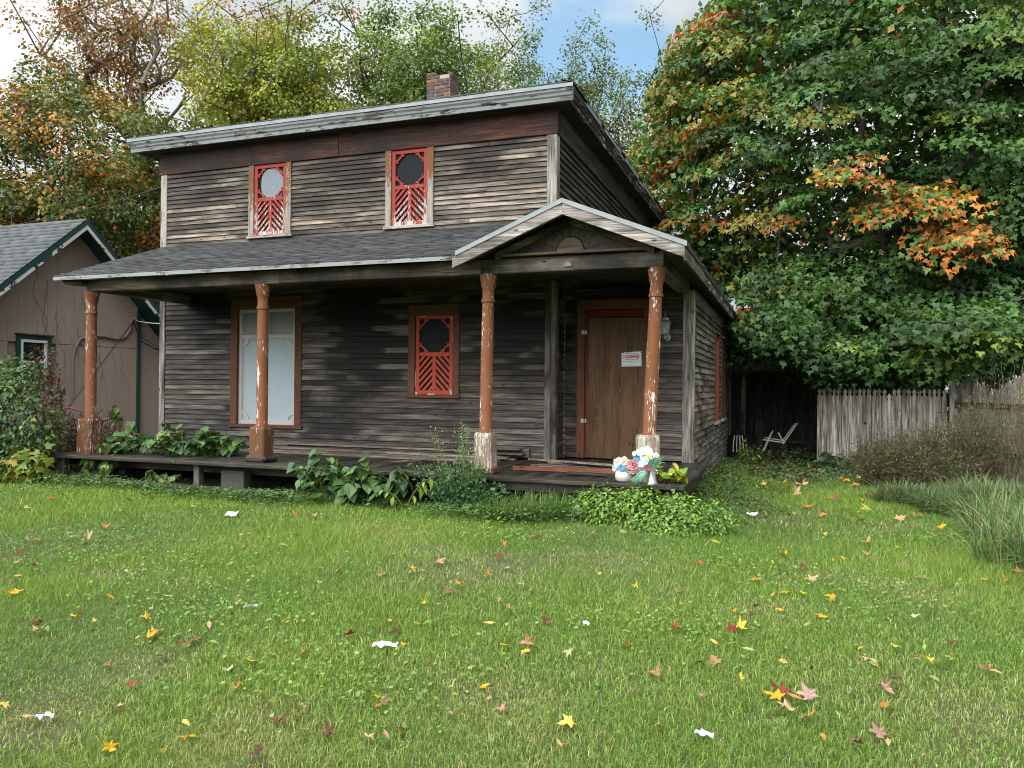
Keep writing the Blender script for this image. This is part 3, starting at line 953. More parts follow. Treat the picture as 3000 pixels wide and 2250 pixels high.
# ---- columns
PROF = [(.082, 0), (.082, .02), (.074, .035), (.074, .9), (.071, 1.3), (.068, 1.52), (.068, 1.535), (.080, 1.545), (.082, 1.565), (.070, 1.585), (.069, 1.66),
        (.072, 1.70), (.082, 1.72), (.084, 1.735), (.088, 1.77), (.098, 1.815), (.104, 1.835), (.104, 1.87)]


def column(x, y, rotz, lean, pw, ph, pmat, flare=0.0, tilt=0.0):
    top = 2.812
    z0 = DZ + ph
    sc_ = (top - z0) / 1.87
    prof = [(r, z * sc_) for r, z in PROF]
    M = Matrix.Shear('XY', 4, (0, 0)) if False else Matrix(((1, 0, lean / (top - z0), 0), (0, 1, 0, 0), (0, 0, 1, 0), (0, 0, 0, 1)))
    c = put('column', MB().lathe(prof, (x, y, z0), 28, M), 'column', house, smooth=True)
    h = pw / 2
    Mr = Matrix.Translation((x, y, DZ)) @ Matrix.Rotation(tilt, 4, 'Y') @ Matrix.Rotation(rotz, 4, 'Z')
    # tapered, chamfered plinth
    bm = bmesh.new()
    prof2 = [(h * (1 + flare), .0), (h * (1 + flare * .9), .05), (h, ph - .03), (h * .9, ph + .004)]
    mbp = MB()
    cut = .16
    rings = []
    for r, z in prof2:
        c_ = r * cut
        rings.append([(r, -r + c_, z), (r, r - c_, z), (r - c_, r, z), (-r + c_, r, z), (-r, r - c_, z), (-r, -r + c_, z), (-r + c_, -r, z), (r - c_, -r, z)])
    vs = [Mr @ Vector(v) for ring in rings for v in ring]
    fs = [tuple(range(7, -1, -1)), tuple(range(24, 32))]
    for i in range(3):
        for k in range(8):
            fs.append((i * 8 + k, i * 8 + (k + 1) % 8, (i + 1) * 8 + (k + 1) % 8, (i + 1) * 8 + k))
    bm.free()
    put('plinth', MB().add(vs, fs), pmat, c, recalc=True)
    return c


c1 = column(-9.50, 8.45, 0, 0.0, .245, .50, 'plinth', flare=.14)
c2 = column(-6.52, 8.45, 0, 0.0, .235, .46, 'plinth')
c3 = column(-3.35, 8.45, 0, .02, .215, .47, 'plinth_pale')
c4 = column(-1.43, 8.47, R(38), .075, .205, .50, 'plinth_pale', tilt=R(-2))
put('plinth_base', MB().cbx(-6.68, -6.36, 8.29, 8.61, DZ - .002, DZ + .085, .03), 'rot', c2)
put('plinth_base', MB().cbx(-3.48, -3.21, 8.32, 8.585, DZ - .002, DZ + .075, .012), 'plinth', c3)


# ---- windows with fretwork screens
def arc_band(cx, cz, r0, r1, a0, a1, y0, y1, n=8):
    o = [(cx + r1 * math.cos(a0 + (a1 - a0) * i / n), cz + r1 * math.sin(a0 + (a1 - a0) * i / n)) for i in range(n + 1)]
    q = [(cx + r0 * math.cos(a1 + (a0 - a1) * i / n), cz + r0 * math.sin(a1 + (a0 - a1) * i / n)) for i in range(n + 1)]
    return o, q


def clip_poly(poly, x0, x1, z0, z1):
    def cl(p, f, inter):
        out = []
        for i in range(len(p)):
            a, b = p[i], p[(i + 1) % len(p)]
            if f(a): out.append(a)
            if f(a) != f(b): out.append(inter(a, b))
        return out
    for ax, lim, sg in ((0, x0, 1), (0, x1, -1), (1, z0, 1), (1, z1, -1)):
        if not poly: return poly
        f = lambda p: (p[ax] - lim) * sg >= 0
        def it(a, b):
            t = (lim - a[ax]) / (b[ax] - a[ax])
            return (a[0] + t * (b[0] - a[0]), a[1] + t * (b[1] - a[1]))
        poly = cl(poly, f, it)
    return poly


def fret_screen(win, x0, x1, z0, z1, y, mat, pane_mat, st=.06):
    """x0..z1: outside of the screen frame; y: its front face"""
    H = z1 - z0
    t0, t1 = y, y + .028
    ot, ob = z1 - .055, z1 - .466 * H
    mr = ob - .05 * H
    lo = z0 + .056 * H
    put('stile', MB().cbx(x0, x0 + st, t0, t1, z0, z1, .003), mat, win)
    put('stile', MB().cbx(x1 - st, x1, t0, t1, z0, z1, .003), mat, win)
    a, b = x0 + st + .001, x1 - st - .001
    put('top_rail', MB().cbx(a, b, t0 + .002, t1, ot, z1 - .001, .003), mat, win)
    put('middle_rail', MB().cbx(a, b, t0 + .002, t1, mr, ob, .003), mat, win)
    put('bottom_rail', MB().cbx(a, b, t0 + .002, t1, z0 + .001, lo, .003), mat, win)
    xm = (x0 + x1) / 2
    put('mullion', MB().cbx(xm - .028, xm + .028, t0 + .003, t1, lo + .001, mr - .001, .003), mat, win)
    # diagonal slats that rise towards the middle
    gap, w = .098, .036
    for sgn in (-1, 1):
        xa, xb = (a, xm - .029) if sgn < 0 else (xm + .029, b)
        L = xb - xa
        k = -6
        while True:
            c = lo + k * gap
            k += 1
            if c > mr + .05: break
            hgt = w * 1.41
            zl, zh = c, c + L * 1.05
            p = [(xa, zl), (xb, zh), (xb, zh + hgt), (xa, zl + hgt)] if sgn < 0 else [(xa, zh), (xb, zl), (xb, zl + hgt), (xa, zh + hgt)]
            p = clip_poly(p, xa, xb, lo + .001, mr - .001)
            if len(p) >= 3 and max(q[1] for q in p) - min(q[1] for q in p) > .02:
                put('slat', MB().prism(p, t0 + .006, t0 + .018), mat, win, recalc=True)
    # four corner brackets
    for (cx, cz, sx, sz) in ((a, ot, 1, -1), (b, ot, -1, -1), (a, ob, 1, 1), (b, ob, -1, 1)):
        r0, r1 = .085, .108
        pts_o, pts_i = [], []
        for i in range(9):
            t = math.pi / 2 * i / 8
            pts_o.append((cx + sx * r1 * math.cos(t), cz + sz * r1 * math.sin(t)))
            pts_i.append((cx + sx * r0 * math.cos(t), cz + sz * r0 * math.sin(t)))
        m = MB()
        for i in range(8):
            m.prism([pts_o[i], pts_o[i + 1], pts_i[i + 1], pts_i[i]], t0 + .005, t1 - .006)
        for (ex, ez, dx, dz) in ((r1 + .022, 0, 0, 1), (0, r1 + .022, 1, 0)):
            for q in (.0, .022):
                px, pz = cx + sx * (ex + (0 if dx else q * -.4)), cz + sz * (ez + (0 if dz else q * -.4))
                px += sx * dx * q
                pz += sz * dz * q
                m.prism([(px + .020 * math.cos(2 * math.pi * i / 8), pz + .020 * math.sin(2 * math.pi * i / 8)) for i in range(8)], t0 + .006, t1 - .007)
        put('corner_bracket', m, mat, win, recalc=True)
    put('screen', MB().bx(x0 + .02, x1 - .02, t1 + .004, t1 + .008, z0 + .02, z1 - .02), pane_mat, win)


def casing(name, x0, x1, z0, z1, y, w, top, sill, mat_v, mat_h, label=None):
    """two side boards, head and sill"""
    win = put(name, MB().bx(x0 + .02, x1 - .02, YF + .07, YF + .10, z0 + .02, z1 - .02), 'black_void', house, label=label)
    zs = z0 + sill
    put('casing', MB().cbx(x0, x0 + w, y, YF + .07, zs, z1 - top - .001, .004), mat_v, win)
    put('casing', MB().cbx(x1 - w, x1, y, YF + .07, zs, z1 - top - .001, .004), mat_v, win)
    if top > 0:
        put('head', MB().cbx(x0 - .002, x1 + .002, y - .004, YF + .07, z1 - top, z1, .004), mat_h, win)
    put('sill', MB().cbx(x0 - .02, x1 + .02, y - .02, YF + .07, z0, zs - .001, .004), mat_h, win)
    return win


for (x0, x1, z0, z1), lab in ((W_UL, 'upper window with a red fretwork screen and pale curtain'), (W_UR, 'upper window with a peeling red fretwork screen, black inside')):
    w = casing('window', x0, x1, z0, z1, YF - .045, .10, .0, .045, 'casing_worn', 'trim_white_x', lab)
    fret_screen(w, x0 + .103, x1 - .103, z0 + .048, z1 - .004, YF - .025, 'red_worn', 'screen_mesh')
    if x0 < -7:                                         # a pale curtain hangs close behind the upper half of the screen
        zc = z1 - .31
        put('curtain', MB().prism([((x0 + x1) / 2 + .025 + .215 * math.copysign(abs(math.cos(t)) ** .7, math.cos(t)), zc + .245 * math.copysign(abs(math.sin(t)) ** .7, math.sin(t))) for t in [2 * math.pi * k / 24 for k in range(24)]], YF + .001, YF + .006), 'curtain', w, recalc=True)
w = casing('window', *W_RED, YF - .04, .105, .15, .045, 'casing_brown', 'casing_brown_x', 'porch window with a bright red fretwork screen')
fret_screen(w, W_RED[0] + .108, W_RED[1] - .108, W_RED[2] + .048, W_RED[3] - .152, YF - .012, 'red_new', 'screen_mesh')
# strips of loose white plastic round the red screen
for (px, pz, wd, hg, rot) in ((-4.60, 2.49, .10, .035, -.1), (-4.602, 2.28, .018, .30, .02), (-5.205, 1.60, .012, .28, 0), (-5.19, 1.385, .05, .05, .5), (-4.63, 1.41, .035, .09, -.2), (-4.95, 1.375, .12, .022, 0), (-4.602, 1.65, .010, .2, 0), (-5.1, 2.525, .13, .014, -.05)):
    M = Matrix.Translation((px, YF - .018, pz)) @ Matrix.Rotation(rot, 4, 'Y')
    pol = [(-wd / 2, -hg / 2), (wd * .1, -hg * .36), (wd / 2, -hg / 2), (wd * .42, hg * .1), (wd / 2, hg / 2), (-wd * .05, hg * .33), (-wd / 2, hg / 2), (-wd * .38, 0)]
    put('plastic_scrap', MB().prism(pol, 0, .002, M), 'film_frame', w, recalc=True)

# the big plastic-covered window
x0, x1, z0, z1 = W_BIG
w = casing('window', x0, x1, z0, z1, YF - .035, .13, .15, .05, 'casing_brown', 'casing_brown_x', 'tall porch window sealed with milky plastic film')
put('head_cap', MB().cbx(x0 - .03, x1 + .03, YF - .07, YF - .0, z1 + .001, z1 + .03, .004), 'beam_x', w)
a, b, c, d = x0 + .135, x1 - .135, z0 + .055, z1 - .155
put('blind', MB().bx(a, b, YF + .050, YF + .055, c, d - .44), 'blind', w)
put('stile', MB().cbx(a, a + .05, YF + .012, YF + .045, c, d, .003), 'film_frame', w)
put('stile', MB().cbx(b - .05, b, YF + .012, YF + .045, c, d, .003), 'film_frame', w)
put('rail', MB().cbx(a + .051, b - .051, YF + .014, YF + .045, d - .47, d - .41, .003), 'film_frame', w)
put('rail', MB().cbx(a + .051, b - .051, YF + .014, YF + .045, c, c + .07, .003), 'film_frame', w)
put('rail', MB().cbx(a + .051, b - .051, YF + .014, YF + .045, d - .05, d, .003), 'film_frame', w)
put('mullion', MB().cbx((a + b) / 2 - .025, (a + b) / 2 + .025, YF + .018, YF + .045, d - .409, d - .051, .003), 'film_frame', w)
for (cx, cz, sx, sz) in ((a + .05, d - .47, 1, -1), (b - .05, d - .47, -1, -1), (a + .05, c + .07, 1, 1), (b - .05, c + .07, -1, 1)):
    m = MB()
    for i in range(8):
        t, t2 = math.pi / 2 * i / 8, math.pi / 2 * (i + 1) / 8
        m.prism([(cx + sx * .13 * math.cos(t), cz + sz * .13 * math.sin(t)), (cx + sx * .13 * math.cos(t2), cz + sz * .13 * math.sin(t2)),
                 (cx + sx * .10 * math.cos(t2), cz + sz * .10 * math.sin(t2)), (cx + sx * .10 * math.cos(t), cz + sz * .10 * math.sin(t))], YF + .02, YF + .04)
    put('corner_bracket', m, 'film_frame', w, recalc=True)
# wrinkled film
nx_, nz_ = 46, 60
X, Z = np.meshgrid(np.linspace(a - .004, b + .004, nx_), np.linspace(c - .004, d + .004, nz_), indexing='ij')
uu, vv = (X - a) / (b - a), (Z - c) / (d - c)
wr_ = .003 * np.sin(60 * (uu * 1.6 + vv * .9)) * np.clip((vv - .72) * 4, 0, 1) * np.clip(1 - uu * 3, 0, 1) + .003 * np.sin(50 * (uu * 1.2 - vv)) * np.clip((vv - .7) * 4, 0, 1) * np.clip(uu * 3 - 1.8, 0, 1) + .0008 * np.sin(34 * uu + 4 * vv)
v_ = np.stack([X.ravel(), (YF + .002 + wr_).ravel(), Z.ravel()], 1)
i_, j_ = np.meshgrid(np.arange(nx_ - 1), np.arange(nz_ - 1), indexing='ij')
q_ = (i_ * nz_ + j_).ravel()
o = np_mesh('plastic_film', v_, np.stack([q_, q_ + nz_, q_ + nz_ + 1, q_ + 1], 1), None, 'plastic_film', w)
o.data.polygons.foreach_set('use_smooth', [True] * len(o.data.polygons))

# side windows of the wing, seen edge-on
for (y0, y1, z0, z1), m in zip(SW, ('red_new', 'casing_brown')):
    w = put('window', MB().bx(XW - .03, XW - .01, y0 + .05, y1 - .05, z0 + .05, z1 - .05), 'black_void', house)
    put('casing', MB().cbx(XW - .01, XW + .045, y0, y0 + .10, z0 + .05, z1, .004), 'casing_brown', w)
    put('casing', MB().cbx(XW - .01, XW + .045, y1 - .10, y1, z0 + .05, z1, .004), 'casing_brown', w)
    put('screen_frame', MB().bx(XW - .008, XW + .030, y0 + .101, y1 - .101, z0 + .05, z1 - .1), m, w)
    put('sill', MB().cbx(XW - .01, XW + .07, y0 - .03, y1 + .03, z0, z0 + .048, .004), 'trim_white', w)
    put('head', MB().cbx(XW - .01, XW + .08, y0 - .03, y1 + .03, z1 + .001, z1 + .04, .004), 'beam_y', w)

# ---- boarded-up door
dx0, dx1 = -2.85, -1.80
door = put('door', MB().bx(-2.73, -1.86, YD + .02, YD + .06, DZ, 2.60), 'red_jamb', house)
put('casing', MB().cbx(dx0, dx0 + .115, YD - .045, YD + .02, DZ + .01, 2.60, .004), 'casing_brown', door)
put('casing', MB().cbx(dx1 - .10, dx1, YD - .045, YD + .02, DZ + .01, 2.60, .004), 'casing_brown', door)
put('head', MB().cbx(dx0 - .01, dx1 + .01, YD - .05, YD + .02, 2.601, 2.74, .004), 'casing_brown_x', door)
put('jamb', MB().cbx(dx0 + .118, dx0 + .185, YD - .030, YD + .019, DZ + .01, 2.585, .004), 'red_jamb', door)
put('jamb', MB().cbx(dx0 + .188, dx1 - .102, YD - .028, YD + .019, 2.50, 2.585, .004), 'red_jamb', door)
M = Matrix.Translation((-2.30, YD - .058, DZ + .012)) @ Matrix.Rotation(R(1.3), 4, 'Y') @ Matrix.Rotation(R(.6), 4, 'X')
ply = put('plywood_sheet', MB().cbx(-.405, .425, 0, .018, 0, 1.985, .003, M), 'plywood', door)
for zz in (1.02, 2.28):
    m = MB().cbx(-2.782, -2.744, YD - .058, YD - .046, zz - .03, zz + .03, .003).tube([(-2.736, YD - .056, zz - .034), (-2.736, YD - .056, zz + .034)], .007, 8).cbx(-2.728, -2.700, YD - .045, YD - .031, zz - .028, zz + .028, .003)
    put('hinge', m, 'hinge_metal', door)
mb = MB()
for _ in range(12):
    lx, lz = random.uniform(-.38, .4), random.uniform(.05, 1.9)
    p = M @ Vector((lx, -.001, lz))
    mb.bx(p.x - .004, p.x + .004, p.y - .003, p.y + .001, p.z - .004, p.z + .004)
put('screws', mb, 'hinge_metal', ply, kind='stuff')
# ------------------------------------------------------------------ things on the house front
mb = MB().cbx(-.139, .139, -.003, .0, -.1025, .1025, .001)
sgl = Vector((-2.055, YD - .075, 1.896))
sign = thing('notice_sheet', 'white CONDEMNED notice stapled to the plywood over the door', 'sign', sgl)
Ms = Matrix.Translation(sgl) @ Matrix.Rotation(R(-1.0), 4, 'Y') @ Matrix.Rotation(R(.6), 4, 'X')
top = [(-.139 + .278 * i / 12, .1025 - (random.uniform(.0, .012) if 0 < i < 7 else 0) - (.012 if i < 2 else 0)) for i in range(13)]
put('paper', MB().prism([(-.139, -.1025), (.139, -.1015)] + top[::-1], -.0015, .0005, Ms), 'paper', sign, recalc=True)


def text_part(txt, w, h, cx, cz, mat, bold=0.0):
    cu = bpy.data.curves.new('lettering', 'FONT')
    cu.body, cu.align_x, cu.align_y, cu.offset = txt, 'CENTER', 'CENTER', bold
    cu.extrude = 0.0
    ob = bpy.data.objects.new('tmp_text', cu)
    COL.objects.link(ob)
    dg = bpy.context.evaluated_depsgraph_get()
    me = bpy.data.meshes.new_from_object(ob.evaluated_get(dg))
    COL.objects.unlink(ob)
    bpy.data.objects.remove(ob)
    xs = [v.co.x for v in me.vertices]
    ys = [v.co.y for v in me.vertices]
    sx, sy = w / (max(xs) - min(xs)), h / (max(ys) - min(ys))
    mx, my = (max(xs) + min(xs)) / 2, (max(ys) + min(ys)) / 2
    L = Matrix.Rotation(R(-1.0), 4, 'Y') @ Matrix.Rotation(R(.6), 4, 'X')
    for v in me.vertices:
        v.co = L @ Vector(((v.co.x - mx) * sx + cx, -.0025, (v.co.y - my) * sy + cz))
    me.materials.clear()
    me.materials.append(MAT[mat])
    o = bpy.data.objects.new('lettering', me)
    COL.objects.link(o)
    o.parent = sign
    OFF[o] = OFF[sign]


text_part('THIS BUILDING HAS BEEN', .19, .013, 0, .079, 'ink_dark', .02)
text_part('CONDEMNED', .25, .047, 0, .037, 'ink_red', .035)
text_part('UNFIT FOR USE', .185, .019, 0, -.004, 'ink_dark', .03)
text_part('MAY NOT BE ENTERED OR OCCUPIED', .24, .010, 0, -.030, 'ink_red', .02)
text_part('Penalty for Removal of This Sign', .14, .008, 0, -.048, 'ink_dark', .0)
put('rule', MB().bx(sgl.x - .12, sgl.x + .12, sgl.y - .004, sgl.y - .003, sgl.z - .088, sgl.z - .086), 'ink_dark', sign)
for dx, dz in ((.128, .093), (.125, -.07)):
    put('tack', MB().bx(sgl.x + dx - .004, sgl.x + dx + .004, sgl.y - .006, sgl.y - .002, sgl.z + dz - .004, sgl.z + dz + .004), 'cable', sign)

# carriage lantern
lx, ly, lz = -1.585, YD - .15, 2.24
lamp = thing('wall_lantern', 'grey carriage lantern with glass panes fixed beside the boarded door', 'lantern', (lx, YD - .02, 2.16))


def hexprof(prof, name, mat, rot=0.0, n=6, smooth=False):
    M = Matrix.Rotation(rot, 4, 'Z')
    return put(name, MB().lathe(prof, (lx, ly, lz), n, M), mat, lamp, smooth=smooth)


put('back_plate', MB().prism([(lx + .02 + .042 * math.cos(t), 2.20 + .055 * math.sin(t)) for t in [2 * math.pi * k / 14 for k in range(14)]], YD - .035, YD - .018), 'lamp_metal', lamp, recalc=True)
put('arm', MB().tube([(lx + .02, YD - .03, 2.19), (lx + .012, YD - .09, 2.165), (lx, ly, 2.175), (lx, ly, 2.23)], [.014, .013, .013, .018], 8), 'lamp_metal', lamp, smooth=True)
hexprof([(.018, -.055), (.024, -.035), (.012, -.028), (.020, -.012), (.046, -.008), (.048, .0)], 'base_cup', 'lamp_metal')
hexprof([(.044, .002), (.068, .150)], 'glass', 'lamp_glass')
for k in range(6):
    q = 2 * math.pi * k / 6
    put('glazing_bar', MB().tube([(lx + .046 * math.cos(q), ly + .046 * math.sin(q), lz), (lx + .071 * math.cos(q), ly + .071 * math.sin(q), lz + .152)], .005, 5), 'lamp_metal', lamp)
hexprof([(.070, .148), (.092, .150), (.094, .156), (.062, .180), (.052, .185), (.048, .212), (.030, .228), (.010, .234)], 'hood', 'lamp_metal')
hexprof([(.006, .232), (.012, .244), (.006, .252), (.014, .262), (.005, .272), (.003, .318)], 'finial', 'lamp_metal', n=10, smooth=True)
hexprof([(.010, .01), (.017, .03), (.017, .06), (.006, .085)], 'bulb', 'bulb', n=10, smooth=True)


# loose boards lying on the deck
def plank(p0, p1, w, th, z, mat, label, group, tilt=0.0, pointed=False):
    p0, p1 = Vector(p0), Vector(p1)
    L = (p1 - p0).length
    a = math.atan2(p1.y - p0.y, p1.x - p0.x)
    mid = (p0 + p1) / 2
    M = Matrix.Translation((mid.x, mid.y, z)) @ Matrix.Rotation(a, 4, 'Z') @ Matrix.Rotation(tilt, 4, 'Y')
    if pointed:
        m = MB().add([M @ Vector(v) for v in [(-L / 2, -.01, 0), (L / 2, -w / 2, 0), (L / 2, w / 2, 0), (-L / 2, .012, 0), (-L / 2, -.01, th), (L / 2, -w / 2, th), (L / 2, w / 2, th), (-L / 2, .012, th)]],
                     [(0, 3, 2, 1), (4, 5, 6, 7), (0, 1, 5, 4), (1, 2, 6, 5), (2, 3, 7, 6), (3, 0, 4, 7)])
    else:
        m = MB().cbx(-L / 2, L / 2, -w / 2, w / 2, 0, th, .003, M)
    return put('loose_plank', m, mat, None, label, 'plank', group, origin=(mid.x, mid.y, z))


G1 = 'loose planks stacked along the porch wall'
for i, (xa, xb, yy, z, w, dy, lab) in enumerate((
        (-8.1, -4.2, 9.60, DZ, .12, .02, 'grey plank lying flat on the deck, frontmost of the porch stack'), (-7.6, -4.0, 9.76, DZ, .13, -.03, 'grey plank flat on the deck, second from the front of the porch stack'),
        (-7.9, -3.7, 9.93, DZ, .14, .02, 'bottom plank in the front half of the porch stack'), (-7.7, -3.55, 10.10, DZ, .14, 0, 'bottom plank in the porch stack, nearest the wall'),
        (-7.5, -3.6, 9.95, DZ + .030, .13, -.04, 'skewed plank on the second layer of the porch stack'), (-7.8, -3.75, 10.12, DZ + .030, .13, .02, 'second-layer plank of the porch stack, nearest the wall'),
        (-7.3, -3.45, 10.14, DZ + .062, .13, -.01, 'third-layer plank of the porch stack, its end sticking out past the others'), (-7.55, -3.9, 10.08, DZ + .094, .12, .02, 'narrow plank just below the top of the porch stack'), (-7.2, -3.5, 10.17, DZ + .125, .12, 0, 'topmost plank of the porch stack'))):
    plank((xa, yy - dy, 0), (xb, yy + dy, 0), w, .027, z, 'plank', lab, G1, tilt=R(random.uniform(-.25, .25)))
plank((-7.2, 10.235, 0), (-3.4, 10.24, 0), .035, .13, DZ + .02, 'plank', 'long grey plank standing on edge against the porch wall below the red window', None)
plank((-4.98, 9.1, 0), (-4.30, 9.42, 0), .06, .02, DZ + .02, 'plank', 'short pale stick propped at a slant on the deck left of the third column', None, tilt=R(-6))
G2 = 'loose planks heaped before the door'
for (p0, p1, z, w, lab) in (((-3.05, 9.62, 0), (-1.65, 9.70, 0), DZ, .10, 'grey splintered plank nearest the door in the heap'), ((-3.1, 9.42, 0), (-1.6, 9.50, 0), DZ + .0, .11, 'grey plank in the middle of the heap before the door'),
                            ((-2.95, 9.25, 0), (-1.55, 9.28, 0), DZ, .10, 'grey plank in the heap just behind the red-brown timber'), ((-2.9, 9.55, 0), (-1.5, 9.36, 0), DZ + .030, .09, 'slanting plank on the second layer of the door heap'), ((-3.2, 9.66, 0), (-1.9, 9.25, 0), DZ + .055, .08, 'narrow plank lying askew on top of the door heap')):
    plank(p0, p1, w, .024, z, 'plank', lab, G2, tilt=R(random.uniform(-.5, .5)))
plank((-3.15, 8.85, 0), (-1.55, 9.05, 0), .13, .05, DZ + .004, 'plank_red', 'long red-brown pointed timber lying in front of the plank heap', None, pointed=True)
plank((-2.4, 8.62, 0), (-1.5, 8.72, 0), .12, .025, DZ + .004, 'rot', 'black rotten board lying behind the flower vases', None, tilt=R(1.5))
for (a, b, lab) in (((-9.9, 7.98, 0), (-7.4, 7.93, 0), 'dark half-buried step plank at the left end of the porch'), ((-7.45, 7.90, 0), (-5.75, 7.86, 0), 'brown half-buried step plank in front of the second column')):
    plank(a, b, .16, .06, .135, 'deck_edge', lab, None)
# concrete block and plastic can under the deck
m = MB().cbx(-7.05, -6.68, 8.30, 8.45, .12, .36, .008)
put('concrete_block', m, 'concrete', None, 'grey concrete block propping the deck below the second column', 'block', origin=(-6.9, 8.37, .12))
m = MB().cbx(-9.15, -8.72, 8.30, 8.55, .14, .30, .03).cbx(-8.93, -8.74, 8.285, 8.30, .24, .28, .004)
put('plastic_crate', m, 'glass_dark', None, 'dark glossy plastic container lying under the left end of the deck', 'container', origin=(-8.95, 8.4, .14))


# ------------------------------------------------------------------ leaf clouds
TM = {}


def tmpl(name, half, center=(0, .35), fold=.10, droop=.10):
    right = half
    left = [(-x, y) for x, y in half[-2:0:-1]] if half[-1][0] == 0 and half[0][0] == 0 else [(-x, y) for x, y in half[::-1]]
    out = right + left
    v = [(center[0], center[1], 0.0)] + [(x, y, fold * abs(x) - droop * y * y) for x, y in out]
    n = len(out)
    f = [(0, i + 1, (i + 1) % n + 1) for i in range(n)]
    TM[name] = (np.array(v), np.array(f))


_h = [(0, 0), (.42, -.04), (.62, .38), (.28, .44), (0, 1)]
_o = _h + [(-x, y) for x, y in _h[-2:0:-1]]
TM['maple'] = (np.array([(x, y, .10 * abs(x) - .22 * y * y) for x, y in _o]), np.array([list(range(8))]))
TM['leaf4'] = (np.array([(0, 0, 0), (.23, .42, .05), (0, 1, -.12), (-.23, .42, .05), (0, .45, -.02)]), np.array([(0, 1, 4), (1, 2, 4), (2, 3, 4), (3, 0, 4)]))
TM['round'] = (np.array([(0, 0, 0), (.5, .5, .08), (0, 1, 0), (-.5, .5, .08)]), np.array([(0, 1, 2), (0, 2, 3)]))
tmpl('maple_fine', [(0, 0), (.16, -.05), (.40, -.14), (.34, .04), (.30, .12), (.50, .20), (.66, .38), (.46, .38), (.26, .40), (.18, .44), (.27, .62), (.14, .72), (0, 1)], fold=.16, droop=.10)
TM['quad'] = (np.array([(0, 0, 0), (.33, .45, .03), (0, 1, -.08), (-.33, .45, .03)]), np.array([(0, 1, 2), (0, 2, 3)]))
TM['oval'] = (np.array([(0, 0, 0), (.20, .28, .05), (.19, .62, .03), (0, 1, -.12), (-.19, .62, .03), (-.20, .28, .05), (0, .45, -.02)]),
              np.array([(0, 1, 6), (1, 2, 6), (2, 3, 6), (3, 4, 6), (4, 5, 6), (5, 0, 6)]))
TM['heart'] = (np.array([(0, .06, 0), (.28, -.06, .05), (.46, .20, .08), (.36, .58, .04), (0, 1, -.16), (-.36, .58, .04), (-.46, .20, .08), (-.28, -.06, .05), (0, .40, -.04)]),
               np.array([(i, (i + 1) % 8, 8) for i in range(8)]))


def nrm(a):
    return a / np.maximum(np.linalg.norm(a, axis=1, keepdims=True), 1e-9)


def leaf_arrays(P, N, T, S, tname):
    tv, tf = TM[tname]
    N = nrm(N)
    T = T - N * np.sum(T * N, 1, keepdims=True)
    T = nrm(T)
    B = np.cross(T, N)
    k = len(tv)
    v = P[:, None, :] + S[:, None, None] * (tv[None, :, 0:1] * B[:, None, :] + tv[None, :, 1:2] * T[:, None, :] + tv[None, :, 2:3] * N[:, None, :])
    f = tf[None, :, :] + (np.arange(len(P)) * k)[:, None, None]
    return v.reshape(-1, 3), f.reshape(-1, tf.shape[1])


def leaf_obj(name, P, N, T, S, C, tname, mat, parent=None, **tags):
    v, f = leaf_arrays(P, N, T, S, tname)
    return np_mesh(name, v, f, np.repeat(C, len(TM[tname][0]), 0), mat, parent, **tags)


def rdir(n, rng=RNG):
    return nrm(rng.normal(size=(n, 3)))


